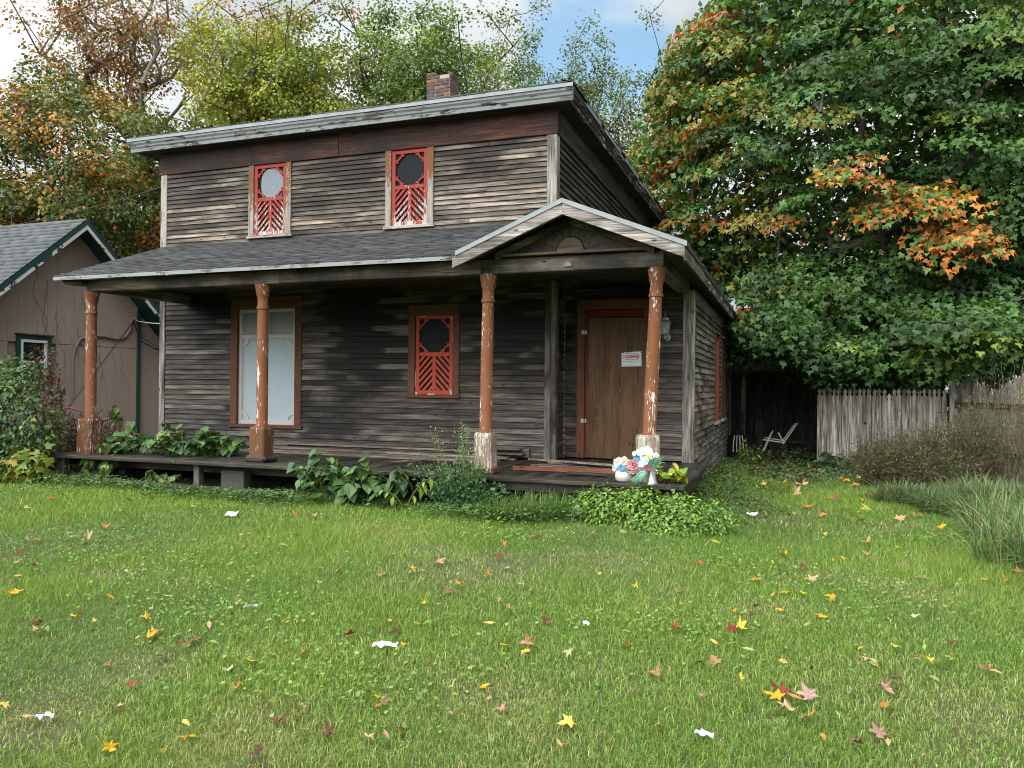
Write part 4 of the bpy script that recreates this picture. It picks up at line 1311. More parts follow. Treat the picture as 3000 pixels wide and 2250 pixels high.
def grow_branches(base, fork_z, targets, r0, wob=.12, nside=5, tip=.007, rng=RNG):
    """trunk from base to fork_z, then every target is joined to the nearest lower node; radii follow the pipe model"""
    nodes = [np.array(base, float)]
    par = [-1]
    steps = max(3, int((fork_z - base[2]) / .7))
    tc = targets.mean(0)
    for i in range(1, steps + 1):
        t = i / steps
        p = np.array([base[0] + (tc[0] - base[0]) * .12 * t + rng.normal() * .05, base[1] + (tc[1] - base[1]) * .12 * t + rng.normal() * .05, base[2] + (fork_z - base[2]) * t])
        nodes.append(p)
        par.append(len(nodes) - 2)
    trunk_top = len(nodes) - 1
    order = np.argsort(np.linalg.norm(targets - nodes[trunk_top], axis=1))
    for ti in order:
        tg = targets[ti]
        A = np.array(nodes)
        d = np.linalg.norm(A - tg, axis=1)
        pen = np.maximum(0, A[:, 2] + .55 * np.hypot(A[:, 0] - tg[0], A[:, 1] - tg[1]) - tg[2]) * 1.2
        pen[:max(1, trunk_top - 2)] += 3.0
        k = int(np.argmin(d + pen))
        p0 = A[k]
        L = np.linalg.norm(tg - p0)
        ns = max(1, int(L / .8))
        prev = k
        for s in range(1, ns + 1):
            t = s / ns
            p = p0 + (tg - p0) * t
            p = p + np.array([0, 0, -.10 * L * math.sin(math.pi * t) * .6]) + (rng.normal(size=3) * wob * min(1, L) * (0.0 if s == ns else .35))
            nodes.append(p)
            par.append(prev)
            prev = len(nodes) - 1
    n = len(nodes)
    w = np.zeros(n)
    kids = np.bincount([p for p in par if p >= 0], minlength=n)
    w[kids == 0] = 1.0
    for i in range(n - 1, 0, -1):
        w[par[i]] += w[i]
    rad = r0 * (w / w[0]) ** .60
    rad = np.maximum(rad, tip)
    # tubes, one short frustum per edge
    nodes = np.array(nodes)
    a = nodes[np.array(par[1:])]
    b = nodes[1:]
    ra = np.minimum(rad[np.array(par[1:])], rad[1:] * 1.5)
    rb = rad[1:]
    t = nrm(b - a)
    ref = np.where(np.abs(t[:, 2:3]) < .9, np.array([[0, 0, 1.0]]), np.array([[1.0, 0, 0]]))
    u = nrm(np.cross(t, ref))
    w_ = np.cross(t, u)
    ang = np.arange(nside) * 2 * math.pi / nside
    ring = u[:, None, :] * np.cos(ang)[None, :, None] + w_[:, None, :] * np.sin(ang)[None, :, None]
    va = a[:, None, :] + ring * ra[:, None, None]
    vb = b[:, None, :] + ring * rb[:, None, None]
    v = np.concatenate([va, vb], 1).reshape(-1, 3)
    m = np.arange(len(a))[:, None] * (2 * nside)
    k = np.arange(nside)[None, :]
    k2 = (k + 1) % nside
    f = np.stack([m + k, m + k2, m + nside + k2, m + nside + k], 2).reshape(-1, 4)
    return v, f, nodes


def crown_clusters(c, rad, n, shell=.55, zmin=None, keep=None, lump=.22, rng=RNG):
    out = []
    lobes = rdir(26, rng)
    amp = rng.uniform(-lump, lump, 26)
    while len(out) < n:
        d = rdir(400, rng)
        bump_ = 1 + (np.exp(5.5 * (d @ lobes.T - 1)) * amp).sum(1)
        r = (rng.uniform(shell ** 3, 1, 400)) ** (1 / 3) * bump_
        p = np.array(c) + d * r[:, None] * np.array(rad)
        if shell <= .2:                                 # airy crown: no hard outline
            g = np.clip(rng.normal(0, .52, (400, 3)), -1.15, 1.15)
            p = np.array(c) + g * np.array(rad) * bump_[:, None]
        if zmin is not None: p = p[p[:, 2] > zmin]
        if keep is not None: p = p[keep(p)]
        out.extend(p[:max(40, n // 8)])
    return np.array(out[:n])


def tree(name, label, base, fork, c, rad, r0, ncl, nlf, lsize, colfn, tname='quad', clr=(.55, .22), tilt=.5, bark='bark', group=None, shell=.55, zmin=None, keep=None, droop=.35, extra=None, lump=.22, seed=0, nskel=None, cat='tree', inner=0):
    rng = np.random.default_rng(100 + seed)
    t = thing(name, label, cat, base, group)
    cl = crown_clusters(c, rad, ncl, shell, zmin, keep, lump, rng)
    if extra is not None: cl = np.concatenate([cl, extra])
    sk = cl if nskel is None else cl[rng.permutation(len(cl))[:nskel]]
    v, f, nodes = grow_branches(base, fork, sk, r0, rng=rng)
    np_mesh('trunk', v, f, None, bark, t)
    n = len(cl) * nlf
    ci = np.repeat(np.arange(len(cl)), nlf)
    outw = nrm((cl - np.array(c)) / np.array(rad))
    cn = nrm(outw * tilt + np.array([0, 0, 1.0]) * (1 - tilt * .5) + rng.normal(size=cl.shape) * .18)      # spray normal
    a = nrm(np.cross(cn, rdir(len(cl), rng)))
    b = np.cross(cn, a)
    q = rng.uniform(0, 2 * math.pi, n)
    size_cl = rng.uniform(.7, 1.25, len(cl))
    rr = np.sqrt(rng.uniform(0, 1, n)) * clr[0] * size_cl[ci]
    h = rng.normal(size=n) * clr[1] * .5
    radial = a[ci] * np.cos(q)[:, None] + b[ci] * np.sin(q)[:, None]
    P = cl[ci] + radial * rr[:, None] + cn[ci] * h[:, None]
    P[:, 2] -= droop * (rr ** 2)
    N = nrm(cn[ci] + radial * .45 + rng.normal(size=(n, 3)) * .55)
    T = nrm(radial * .7 + outw[ci] * .35 + np.array([0, 0, -.55]) + rng.normal(size=(n, 3)) * .3)
    S = lsize * rng.uniform(.6, 1.25, n)
    C = colfn(P, ci, cl, rng)
    leaf_obj('crown', P, N, T, S, C, tname, 'leaf', t, kind='stuff')
    if inner:                                        # shaded leaves deep in the crown
        ci2 = crown_clusters(c, np.array(rad) * .86, inner, .25, zmin, keep, lump, rng)
        leaf_obj('inner_foliage', ci2, rdir(inner, rng) + np.array([0, 0, .6]), rdir(inner, rng) + np.array([0, 0, -.5]), lsize * 1.7 * rng.uniform(.7, 1.3, inner), colfn(ci2, np.arange(inner) % len(cl), cl, rng) * 1.1, 'quad', 'leaf', t, kind='stuff')
    return t


def palette(cols, w=None):
    cols = np.array(cols)

    def f(P, ci, cl, rng):
        nc = ci.max() + 1
        k = rng.choice(len(cols), size=nc, p=w)
        cc = cols[k] * rng.uniform(.75, 1.25, (nc, 1))
        C = cc[ci]
        sw = rng.uniform(size=len(P)) < .18
        C[sw] = cols[rng.choice(len(cols), size=sw.sum(), p=w)]
        return np.clip(C * rng.uniform(.75, 1.3, (len(P), 1)), 0, 1)
    return f


# ------------------------------------------------------------------ the big maple on the right
def maple_col(P, ci, cl, rng):
    nc = len(cl)
    dk, md, lt = np.array((.040, .095, .025)), np.array((.070, .150, .034)), np.array((.16, .23, .042))
    org, yel, red = np.array((.42, .15, .03)), np.array((.38, .26, .04)), np.array((.42, .085, .03))
    rel = cl - np.array(MC)
    camr = rel[:, 0] * CY + rel[:, 1] * SY            # across the picture
    f = rng.uniform(size=nc)
    base = np.where((f < .45)[:, None], dk, np.where((f < .88)[:, None], md, lt))
    # the side towards the house has begun to turn
    turn = smooth01(-2.6, -5.0, camr) * smooth01(2.4, 4.6, cl[:, 2])
    tt = rng.uniform(size=nc) < turn * .36
    h = rng.uniform(size=nc)
    tcol = np.where((h < .52)[:, None], org * rng.uniform(.8, 1.1, (nc, 1)), np.where((h < .90)[:, None], (yel * .75 + md * .35), red))
    base = np.where(tt[:, None], tcol, base)
    half = (rng.uniform(size=nc) < turn * .8) & ~tt
    base = np.where(half[:, None], base * .4 + yel * .45, base)
    for (ox, oy, oz, orr) in ORANGE:                  # single turned boughs
        d = np.linalg.norm(cl - np.array((ox, oy, oz)), axis=1)
        m = d < orr
        base = np.where(m[:, None], np.where((rng.uniform(size=nc) < .62)[:, None], org * 1.05, yel), base)
    C = (base * rng.uniform(.8, 1.25, (nc, 1)))[ci]
    # within a turning spray the outer leaves go first
    k = rng.uniform(size=len(P))
    C = np.where(((k < .36) & (C[:, 0] > C[:, 1]))[:, None], md * 1.4, C)
    return np.clip(C * rng.uniform(.72, 1.3, (len(P), 1)), 0, 1)


MC, MR = (1.87, 20.7, 6.95), (6.1, 5.0, 6.7)
camp = np.array((0, 0, CAM_H))
ORANGE = []
ex = []
for (u, v, d, n, sp) in ((2480, 490, 14.4, 2, .22), (2540, 540, 14.3, 1, .2), (2650, 590, 14.2, 2, .25), (2740, 560, 14.0, 2, .2), (2800, 545, 14.0, 1, .1), (2830, 690, 13.9, 3, .25), (2780, 660, 13.9, 1, .1)):
    p = pt(u, v, d)
    
    new = [np.array(p) + RNG.normal(size=3) * np.array((sp, sp * .5, .12)) for _ in range(n)]
    ORANGE += [tuple(q) + (.12,) for q in new]
    ex += new
for (u, v, d, n) in ((2780, 950, 11.8, 7), (2860, 930, 11.8, 5), (2650, 1060, 13.2, 7), (2500, 1080, 13.6, 8), (2400, 1050, 13.6, 8), (2330, 960, 13.2, 7), (2250, 900, 13.4, 6), (2580, 1085, 14.2, 8), (2450, 1085, 14.4, 8), (2200, 1000, 15, 6),
                     (2350, 1040, 14.5, 8), (2720, 1040, 14.0, 8), (2700, 880, 13, 6), (2240, 820, 14, 5), (2900, 1050, 14.0, 8), (2980, 980, 13.5, 8), (3020, 1060, 14, 8), (2960, 1090, 15, 8), (3080, 1000, 14, 8), (2880, 1090, 16, 8), (2800, 1080, 15.5, 8), (3100, 1090, 15, 8), (2200, 1060, 17.5, 6), (2280, 1040, 17.5, 6), (2350, 1060, 17, 6)):
    p = np.array(pt(u, v - 45 if v > 1000 else v, d + 1.5))
    ex += [p + RNG.normal(size=3) * np.array((.45, .35, .12)) for _ in range(n)]


def maple_keep(p):
    fwd = -p[:, 0] * SY + p[:, 1] * CY
    rt = p[:, 0] * CY + p[:, 1] * SY
    u = 1500 + F_PX * rt / np.maximum(fwd, 1)
    v = 1140 - (p[:, 2] - CAM_H) * F_PX / np.maximum(fwd, 1)
    floor = 2.05 + np.clip(fwd - 15.5, 0, 3) * .7
    return (p[:, 2] > floor) & (p[:, 2] < 11.5) & (fwd < 21.5) & ~((p[:, 0] < -.2) & (p[:, 1] < 18) & (p[:, 2] < 3.4))


tree('maple_tree', 'huge dense green maple with some orange boughs hanging over the right fence', (1.9, 20.9, 0), 3.0, MC, MR, .38, 640, 165, .106, maple_col, 'maple',
     clr=(.66, .11), tilt=.34, shell=.66, keep=maple_keep, droop=.36, extra=np.array(ex), lump=.12, seed=1, nskel=420, inner=34000)

# ------------------------------------------------------------------ trees behind the houses


def at(u, v, d):
    p = pt(u, v, d)
    return (p.x, p.y, p.z)


def bas(u, d):
    p = pt(u, 1300, d)
    return (p.x, p.y, 0.0)


RUST = palette([(.30, .13, .045), (.36, .17, .05), (.21, .15, .045), (.28, .08, .045), (.17, .18, .05)], [.25, .22, .23, .08, .22])
MIXD = palette([(.075, .12, .028), (.11, .15, .03), (.36, .17, .03), (.42, .22, .04), (.18, .17, .035), (.38, .08, .035)], [.36, .30, .10, .04, .18, .02])
LIME = palette([(.24, .29, .045), (.31, .34, .05), (.17, .24, .045), (.40, .37, .055)], [.35, .3, .25, .1])
GRN = palette([(.11, .20, .035), (.16, .25, .04), (.08, .145, .03), (.27, .32, .045)], [.35, .3, .25, .1])
SPG = palette([(.12, .17, .05), (.16, .21, .06), (.09, .13, .04)], [.4, .3, .3])
GT = 'trees standing behind the houses'
tree('maple_tree', 'tall thin-crowned maple with rust-coloured leaves and bare limbs showing, upper left', bas(450, 27), 8.6, at(350, 120, 27), (2.8, 2.8, 3.5), .26, 210, 75, .12, RUST, clr=(.5, .4), shell=.15, tilt=.3, bark='bark_pale', group=GT, seed=2, lump=.35, extra=np.array([at(u, v, 27) for u, v in ((110, 130), (130, 180), (150, 240), (120, 160), (160, 70), (570, 80), (550, 150))]))
tree('maple_tree', 'broad green and orange maple directly behind the beige garage', bas(250, 24), 3.0, at(190, 560, 24), (3.4, 3.4, 2.9), .26, 380, 105, .14, MIXD, clr=(.55, .35), shell=.25, tilt=.4, group=GT, seed=3, lump=.3, extra=np.array([at(u, v, 23.5) for u, v in ((60, 250), (100, 300), (140, 350), (50, 330), (30, 420), (90, 380), (180, 400), (250, 420), (60, 290), (80, 340), (120, 400))]))
tree('ash_tree', 'yellow-green ash rising behind the left half of the roof', bas(800, 25), 5.0, at(790, 265, 25), (2.7, 2.7, 2.3), .22, 270, 105, .13, LIME, clr=(.5, .35), shell=.15, tilt=.3, bark='bark_pale', group=GT, seed=4, droop=.6, lump=.3)
tree('maple_tree', 'red-brown maple top showing above the yellow-green ash', bas(820, 31), 7.0, at(800, 235, 31), (3.3, 3.0, 2.5), .22, 160, 80, .13, palette([(.30, .065, .03), (.28, .10, .028), (.20, .13, .03)], [.4, .35, .25]), clr=(.55, .4), shell=.2, tilt=.3, group=GT, seed=5, lump=.35)
tree('poplar_tree', 'leafy green tree directly behind the brick chimney', bas(1270, 26), 5.0, at(1230, 255, 26), (3.0, 2.9, 2.7), .24, 300, 110, .12, GRN, clr=(.5, .4), shell=.15, tilt=.3, group=GT, seed=6, lump=.4)
tree('poplar_tree', 'thin airy green tree right of the chimney against the sky', bas(1500, 30), 5.0, at(1480, 340, 30), (2.0, 2.0, 3.0), .13, 110, 90, .11, SPG, clr=(.42, .4), shell=.1, tilt=.3, group=GT, seed=7, lump=.4)
tree('poplar_tree', 'sparse grey-green tree seen past the right end of the roof', bas(1790, 28), 4.0, at(1740, 430, 28), (2.4, 2.2, 3.4), .15, 210, 110, .11, SPG, clr=(.42, .4), shell=.1, tilt=.3, group=GT, seed=8, lump=.4, extra=np.array([at(u, v, 28) for u, v in ((1640, 260), (1650, 290), (1640, 230), (1700, 260), (1870, 340), (1880, 380), (1660, 330), (1690, 300))]))
tree('maple_tree', 'dark green tree filling the gap between garage and house', bas(520, 29), 3.0, at(500, 640, 29), (3.0, 3.0, 2.9), .22, 200, 120, .15, MIXD, clr=(.6, .4), shell=.3, tilt=.4, group=GT, seed=9)
tree('maple_tree', 'dark leafy tree mass standing far behind the picket fence', bas(2900, 27), 2.0, at(2850, 980, 27), (7.0, 3.0, 3.2), .25, 300, 90, .2, palette([(.04, .085, .025), (.06, .12, .03), (.03, .06, .02)], [.4, .3, .3]), clr=(.8, .5), shell=.3, tilt=.4, seed=10)
# ------------------------------------------------------------------ neighbour's garage
GX, GYA, GZA, GSL = -13.5, 11.5, 4.72, .86
gar = thing('garage', 'beige panelled garage with dark green trim and grey shingle roof', 'garage', (GX, GYA, 0))


def gzr(y):
    return GZA - GSL * abs(y - GYA)


# wall: vertical-groove panels, each its own board
yy = 8.6
pw = .20
k = 0
while yy < 13.2:
    a, b = yy + .002, min(yy + pw - .002, 13.18)
    for (z0, z1) in ((-.1, 2.245), (2.255, 9)):
        ta, tb = min(z1, gzr(a) - .10), min(z1, gzr(b) - .10)
        if min(ta, tb) <= z0: continue
        segs = [(z0, ta, tb)]
        if a < 11.06 and b > 10.38 and z0 < 0:
            segs = [(z0, 1.5, 1.5)]
        for (s0, s1, s2) in segs:
            m = MB().add([(GX, a, s0), (GX, b, s0), (GX, b, s2), (GX, a, s1), (GX - .02, a, s0), (GX - .02, b, s0), (GX - .02, b, s2), (GX - .02, a, s1)],
                         [(0, 1, 2, 3), (7, 6, 5, 4), (0, 4, 5, 1), (1, 5, 6, 2), (2, 6, 7, 3), (3, 7, 4, 0)])
            put('wall_panel', m, 'garage_panel', gar)
    if a < 11.06 and b > 10.38:
        pass
    yy += pw
    k += 1
m = MB().prism([(0, 0)], 0, 1) if False else MB()
m.add([(GX - .06, 8.7, -.1), (GX - .06, 14.3, -.1), (GX - .06, 14.3, gzr(14.3) - .14), (GX - .06, GYA, GZA - .14), (GX - .06, 8.7, gzr(8.7) - .14)], [(0, 1, 2, 3, 4)])
put('wall_backing', m, 'garage_panel', gar)
put('set_back_wall', MB().bx(GX - .9, GX - .88, 13.15, 16.5, -.1, 2.75), 'garage_panel', gar)
put('corner_trim', MB().cbx(GX - .05, GX + .02, 13.18, 13.28, -.1, gzr(13.25) - .12, .004), 'garage_trim', gar)
# roof slopes with overhang past the gable
for sg in (-1, 1):
    ye = GYA + sg * (3.6 if sg < 0 else 2.85)
    q = [(GX + .42, GYA, GZA), (GX + .42, ye, gzr(ye)), (GX - 7, ye, gzr(ye)), (GX - 7, GYA, GZA)]
    vs = [(p[0], p[1], p[2] - .10) for p in q] + q
    rf = put('roof', MB().add(vs, [(3, 2, 1, 0), (4, 5, 6, 7), (0, 1, 5, 4), (1, 2, 6, 5), (2, 3, 7, 6), (3, 0, 4, 7)]), 'garage_trim', gar, recalc=True)
    up = Vector((0, GYA - ye, GZA - gzr(ye)))
    L = up.length
    shingles('shingles', (GX + .44, ye - sg * -.02, gzr(ye) + .006), (-1, 0, 0), up.normalized(), 7.2, L, .14, .33, rf, (0.062, 0.072, 0.076), .16)
    # bargeboard with old paint coming off
    m = MB()
    m.add([(GX + .445, GYA, GZA - .10), (GX + .445, ye, gzr(ye) - .10), (GX + .445, ye, gzr(ye) - .005), (GX + .445, GYA, GZA - .005), (GX + .422, GYA, GZA - .10), (GX + .422, ye, gzr(ye) - .10), (GX + .422, ye, gzr(ye) - .005), (GX + .422, GYA, GZA - .005)],
          [(0, 1, 2, 3), (7, 6, 5, 4), (0, 4, 5, 1), (1, 5, 6, 2), (2, 6, 7, 3), (3, 7, 4, 0)])
    put('bargeboard', m, 'garage_trim', gar, recalc=True)
    m = MB()
    m.add([(GX + .44, GYA, GZA - .19), (GX + .44, ye, gzr(ye) - .19), (GX + .44, ye, gzr(ye) - .102), (GX + .44, GYA, GZA - .102), (GX + .415, GYA, GZA - .19), (GX + .415, ye, gzr(ye) - .19), (GX + .415, ye, gzr(ye) - .102), (GX + .415, GYA, GZA - .102)],
          [(0, 1, 2, 3), (7, 6, 5, 4), (0, 4, 5, 1), (1, 5, 6, 2), (2, 6, 7, 3), (3, 7, 4, 0)])
    put('bargeboard', m, 'garage_peel', gar, recalc=True)
# window
gw = put('window', MB().bx(GX - .03, GX - .02, 10.40, 11.05, 1.45, 2.36), 'glass_dark', gar)
for (a, b, z0, z1) in ((10.36, 10.44, 1.42, 2.38), (11.00, 11.08, 1.42, 2.38), (10.442, 10.998, 2.31, 2.38)):
    put('trim', MB().cbx(GX - .01, GX + .03, a, b, z0, z1, .003), 'garage_trim', gw)
for (a, b, z0, z1) in ((10.445, 10.50, 1.47, 2.305), (10.94, 10.997, 1.47, 2.305), (10.502, 10.938, 2.25, 2.305), (10.502, 10.938, 1.47, 1.53), (10.502, 10.938, 1.86, 1.90)):
    put('sash', MB().cbx(GX - .01, GX + .02, a, b, z0, z1, .003), 'white_paint', gw)
put('head_flashing', MB().cbx(GX - .01, GX + .06, 10.33, 11.12, 2.382, 2.41, .003), 'rot', gw)


def wall_path(pts, x):
    return [(x, y, z) for y, z in pts]


# electric conduit and meter loop on the gable wall
cp = [(11.55, 1.2), (11.55, 1.95), (11.60, 2.2), (11.72, 2.38), (11.95, 2.46), (12.3, 2.47), (12.6, 2.43), (12.85, 2.50), (12.97, 2.65), (12.99, 2.82)]
put('conduit', MB().tube(wall_path(cp, GX + .03), .022, 8), 'conduit', gar, smooth=True)
put('conduit_head', MB().tube([(GX + .03, 12.99, 2.82), (GX + .05, 13.0, 2.90), (GX + .09, 13.04, 2.91), (GX + .11, 13.06, 2.86)], [.03, .034, .034, .026], 8), 'conduit', gar, smooth=True)
for (y, z) in ((11.62, 2.22), (12.2, 2.47), (12.75, 2.46)):
    put('conduit_clip', MB().tube([(GX + .03, y - .02, z - .012), (GX + .03, y + .02, z + .006)], .030, 8), 'conduit', gar)
# dead vine stems on the wall
m = MB()
for _ in range(14):
    y, z = random.uniform(10.9, 13.0), random.uniform(1.2, 2.4)
    pth = [(GX + .012, y, z)]
    for s in range(random.randint(5, 12)):
        y += random.uniform(-.10, .06)
        z += random.uniform(.06, .2)
        if z > gzr(y) - .3: break
        pth.append((GX + .012 + random.uniform(0, .01), y, z))
    if len(pth) > 2:
        m.tube(pth, random.uniform(.002, .004), 4)
put('vine_stems', m, 'stem_brown', gar, kind='stuff')
# thin wires; each runs between its two fixings
def wire(name, label, p0, p1, sag, r, mat='cable', group=None):
    p0, p1 = Vector(p0), Vector(p1)
    pts = [p0.lerp(p1, t) - Vector((0, 0, sag * 4 * t * (1 - t))) for t in [i / 14 for i in range(15)]]
    return put(name, MB().tube(pts, r, 5), mat, None, label, 'cable', group, origin=tuple(p0), smooth=True)


wire('power_line', 'thin overhead wire running from the left to the upper corner of the house', (-26, 17, 6.3), (XL - .03, YF + .3, 4.98), .25, .010)
wire('guy_wire', 'dark cable hanging slantwise in front of the beige garage wall', (GX + .1, 13.0, 2.86), (-11.6, 9.7, .9), .02, .012)
wire('drop_wire', 'thin wire dropping past the upper left corner of the house', (XL - .1, YF + .9, 4.7), (-13.0, 14.5, 3.0), .1, .009)
wire('service_cable', 'white-tipped service cable between garage and house corner', (GX + .12, 13.05, 2.86), (XL - .04, YF + .6, 2.62), .06, .008, 'cable_white')
m = MB()
for _ in range(5):
    o = random.uniform(-.05, .05)
    m.tube([(GX + .1, 13.02 + o, 2.84), (GX + .2, 13.1 + o, 2.45 + o), (GX + .4, 13.3, 2.28 + o), (GX + .9, 13.4, 2.25 + o), (GX + 1.3, 13.3, 2.35 + o), (GX + 1.5, 13.2, 2.55)], .010, 5)
put('cable_coil', m, 'cable', None, 'tangle of black cables drooping from the garage conduit', 'cable', origin=(GX + .5, 13.1, 2.3), smooth=True)

# ------------------------------------------------------------------ fences


def picket_fence(name, label, p0, p1, n, h, hfun, shape, mat, rails, post0=None, zb=0.0, railside=1):
    p0, p1 = Vector(p0), Vector(p1)
    d = (p1 - p0)
    L = d.length
    a = math.atan2(d.y, d.x)
    fn = thing(name, label, 'fence', tuple(p0))
    w = L / n
    for i in range(n):
        hh = hfun(i)
        M = Matrix.Translation(p0) @ Matrix.Rotation(a, 4, 'Z') @ Matrix.Translation((w * (i + .5), random.uniform(-.003, .003), 0)) @ Matrix.Rotation(R(random.uniform(-.5, .5)), 4, 'Y')
        hw = w / 2 - .003
        poly = [(-hw, zb), (hw, zb)] + [(hw * x, hh + z) for x, z in shape()]
        put('picket', MB().prism(poly, -.010, .010, M), mat, fn, recalc=True)
    for rz_ in rails:
        M = Matrix.Translation(p0) @ Matrix.Rotation(a, 4, 'Z')
        put('rail', MB().cbx(0, L, .013 * railside if railside > 0 else -.055, .055 if railside > 0 else -.013, rz_ - .04, rz_ + .04, .004, M), 'beam_x', fn)
    if post0:
        put('post', MB().cbx(p0.x + post0[0] - .055, p0.x + post0[0] + .055, p0.y + post0[1] - .055, p0.y + post0[1] + .055, 0, post0[2], .008), 'trim_white', fn)
    return fn


GOTHIC = [(1, -.125), (.62, -.11), (.50, -.085), (.62, -.06), (.98, -.045), (.72, -.015), (0, .03), (-.72, -.015), (-.98, -.045), (-.62, -.06), (-.50, -.085), (-.62, -.11), (-1, -.125)]
f1 = picket_fence('picket_fence', 'grey board fence with knob-topped pickets under the maple', (.54, 16.30, 0), (2.92, 17.0, 0), 26, 1.5,
                  lambda i: 1.50 + (.0 if i != 14 else -.10) + random.uniform(-.008, .008), lambda: GOTHIC, 'picket', (.35, 1.15))
put('knot_hole', MB().lathe([(.026, 0), (.026, .002)], (0, 0, 0), 10, Matrix.Translation((1.43, 16.548, .84)) @ Matrix.Rotation(R(16.4), 4, 'Z') @ Matrix.Rotation(R(90), 4, 'X')), 'black_void', f1)


def ragged():
    return [(1, random.uniform(-.12, .02)), (.4, random.uniform(-.05, .06)), (-.2, random.uniform(-.06, .05)), (-1, random.uniform(-.12, .03))]


f2 = picket_fence('old_fence', 'old broken-topped plank fence behind the twiggy brush at the right edge', (2.95, 16.25, 0), (4.6, 10.6, 0), 50, 1.55,
                  lambda i: 1.62 + .10 * math.sin(i * .45) + random.uniform(-.05, .04), ragged, 'picket_old', (.45, 1.25), (-.06, .0, 1.68), railside=-1)

# ------------------------------------------------------------------ dark shed at the back
shed = thing('shed', 'dark old shed with a lean-to roof in the shade behind the house', 'shed', (0, 20.2, 0))
for k in range(30):
    x0 = -2.6 + k * .2
    put('wall_board', MB().bx(x0 + .004, x0 + .196, 20.0 + random.uniform(-.004, .004), 20.03, -.1, 3.2 if x0 < -.2 else 2.2), 'shed_board', shed)
put('wall_backing', MB().bx(-2.6, 3.4, 20.06, 20.10, -.1, 3.2), 'interior', shed)
for k in range(13):
    clap_seg(-1.2, .7, 2.25 + k * .095, .095, 'y', -1, 19.94, shed, 'clap_porch')
m = MB().add([(-1.25, 18.3, 1.78), (.9, 18.3, 2.12), (.9, 20.0, 2.35), (-1.25, 20.0, 2.05), (-1.25, 18.3, 1.88), (.9, 18.3, 2.22), (.9, 20.0, 2.45), (-1.25, 20.0, 2.15)],
             [(0, 3, 2, 1), (4, 5, 6, 7), (0, 1, 5, 4), (1, 2, 6, 5), (2, 3, 7, 6), (3, 0, 4, 7)])
put('lean_to_roof', m, 'shed_board', shed)
put('roof_post', MB().cbx(-1.0, -.91, 18.4, 18.49, 0, 1.83, .005), 'post_dark', shed)
put('corner_board', MB().cbx(-1.22, -1.10, 19.85, 19.93, 2.2, 3.3, .005), 'post_dark', shed)
for (x, w, h) in ((-.62, .17, .75), (-.25, .30, .42), (.9, .22, .5)):
    M = Matrix.Translation((x, 19.0, 0)) @ Matrix.Rotation(R(-8), 4, 'X')
    put('leaning_board', MB().cbx(-w / 2, w / 2, 0, .02, 0, h, .003, M), 'shed_board', None, 'dark board leaning in the shed, ' + ('narrow and tall' if w < .2 else 'wide and low' if w > .25 else 'half hidden near the fence'), 'board', origin=(x, 19.0, 0))
# low timber ledge in front
put('timber_ledge', MB().cbx(-.6, 1.4, 17.9, 18.2, .32, .38, .006).cbx(-.1, .0, 17.95, 18.1, 0, .318, .005).cbx(1.1, 1.2, 17.95, 18.1, 0, .318, .005), 'rot', None, 'low black timber ledge behind the folding chair', 'ledge', origin=(.4, 18, 0))
wire('clothes_prop', 'dark slanting pole standing in the shed shade', (-.85, 18.8, 1.5), (.1, 17.8, .45), 0, .018, 'cable')
# white neighbour wall glimpsed at far left of the gap
nb_ = thing('white_house', 'sliver of white clapboard wall seen between house and shed', 'house', (-1.9, 24, 0))
for k in range(18):
    clap_seg(-3.0, -.9, 1.4 + k * .12, .12, 'y', -1, 24.0, nb_, 'white_paint')
put('wall_core', MB().bx(-3.0, -.9, 24.002, 24.1, 0, 3.6), 'white_paint', nb_)

# broken folding chair
ch = thing('lawn_chair', 'broken white tubular lawn chair lying in front of the shed', 'chair', (-.27, 17.35, 0))
c0 = Vector((-.27, 17.35, .05))


def ctube(name, pts, r=.014):
    put(name, MB().tube([c0 + Vector(p) for p in pts], r, 8), 'chair_white', ch, smooth=True)


ctube('leg', [(-.28, 0, 0), (-.05, 0, .52)])
ctube('leg', [(-.24, .42, .02), (-.03, .42, .54)])
ctube('foot_bar', [(-.33, -.02, .02), (-.20, .44, .02)])
ctube('seat_rail', [(-.22, 0, .36), (.22, .05, .30)])
ctube('seat_rail', [(-.20, .42, .38), (.20, .42, .32)])
ctube('back_rail', [(.18, .05, .28), (.46, .08, .72)])
ctube('back_rail', [(.16, .42, .30), (.42, .44, .70)])
ctube('back_bar', [(.46, .08, .72), (.42, .44, .70)])
ctube('brace', [(.20, .05, .30), (.08, .05, .52)])
# rubbish bags
m = MB().lathe([(.05, 0), (.20, .03), (.25, .2), (.20, .42), (.09, .58), (.03, .64)], (-1.0, 17.2, .0), 16, None, lambda q, z: 1 + .13 * math.sin(5 * q + 9 * z) + .06 * math.sin(11 * q))
bag = put('rubbish_bag', m, 'bag_black', None, 'black plastic rubbish bag slumped at the back corner of the house', 'bag', origin=(-1.0, 17.2, 0), smooth=True)
for k in range(4):
    q = -1.9 + k * .28
    put('white_stripe', MB().tube([(-1.0 + .255 * math.cos(q) * s, 17.2 + .255 * math.sin(q) * s, z) for s, z in ((.98, .15), (1.0, .26), (.92, .38), (.72, .50))], .013, 5), 'bag_stripe', bag)

# pink bicycle frame in the weeds
bk = thing('bicycle', 'magenta bicycle frame half buried in dead weeds beside the house corner', 'bicycle', (-10.75, 9.75, .1))
b0 = Vector((-10.72, 9.75, .62))
bd = Vector((.93, .37, 0)).normalized()


def bt(name, pts, r=.016):
    put(name, MB().tube([b0 + bd * p[0] + Vector((0, 0, p[1])) + Vector((0, p[2] if len(p) > 2 else 0, 0)) for p in pts], r, 8), 'bike_paint', bk, smooth=True)


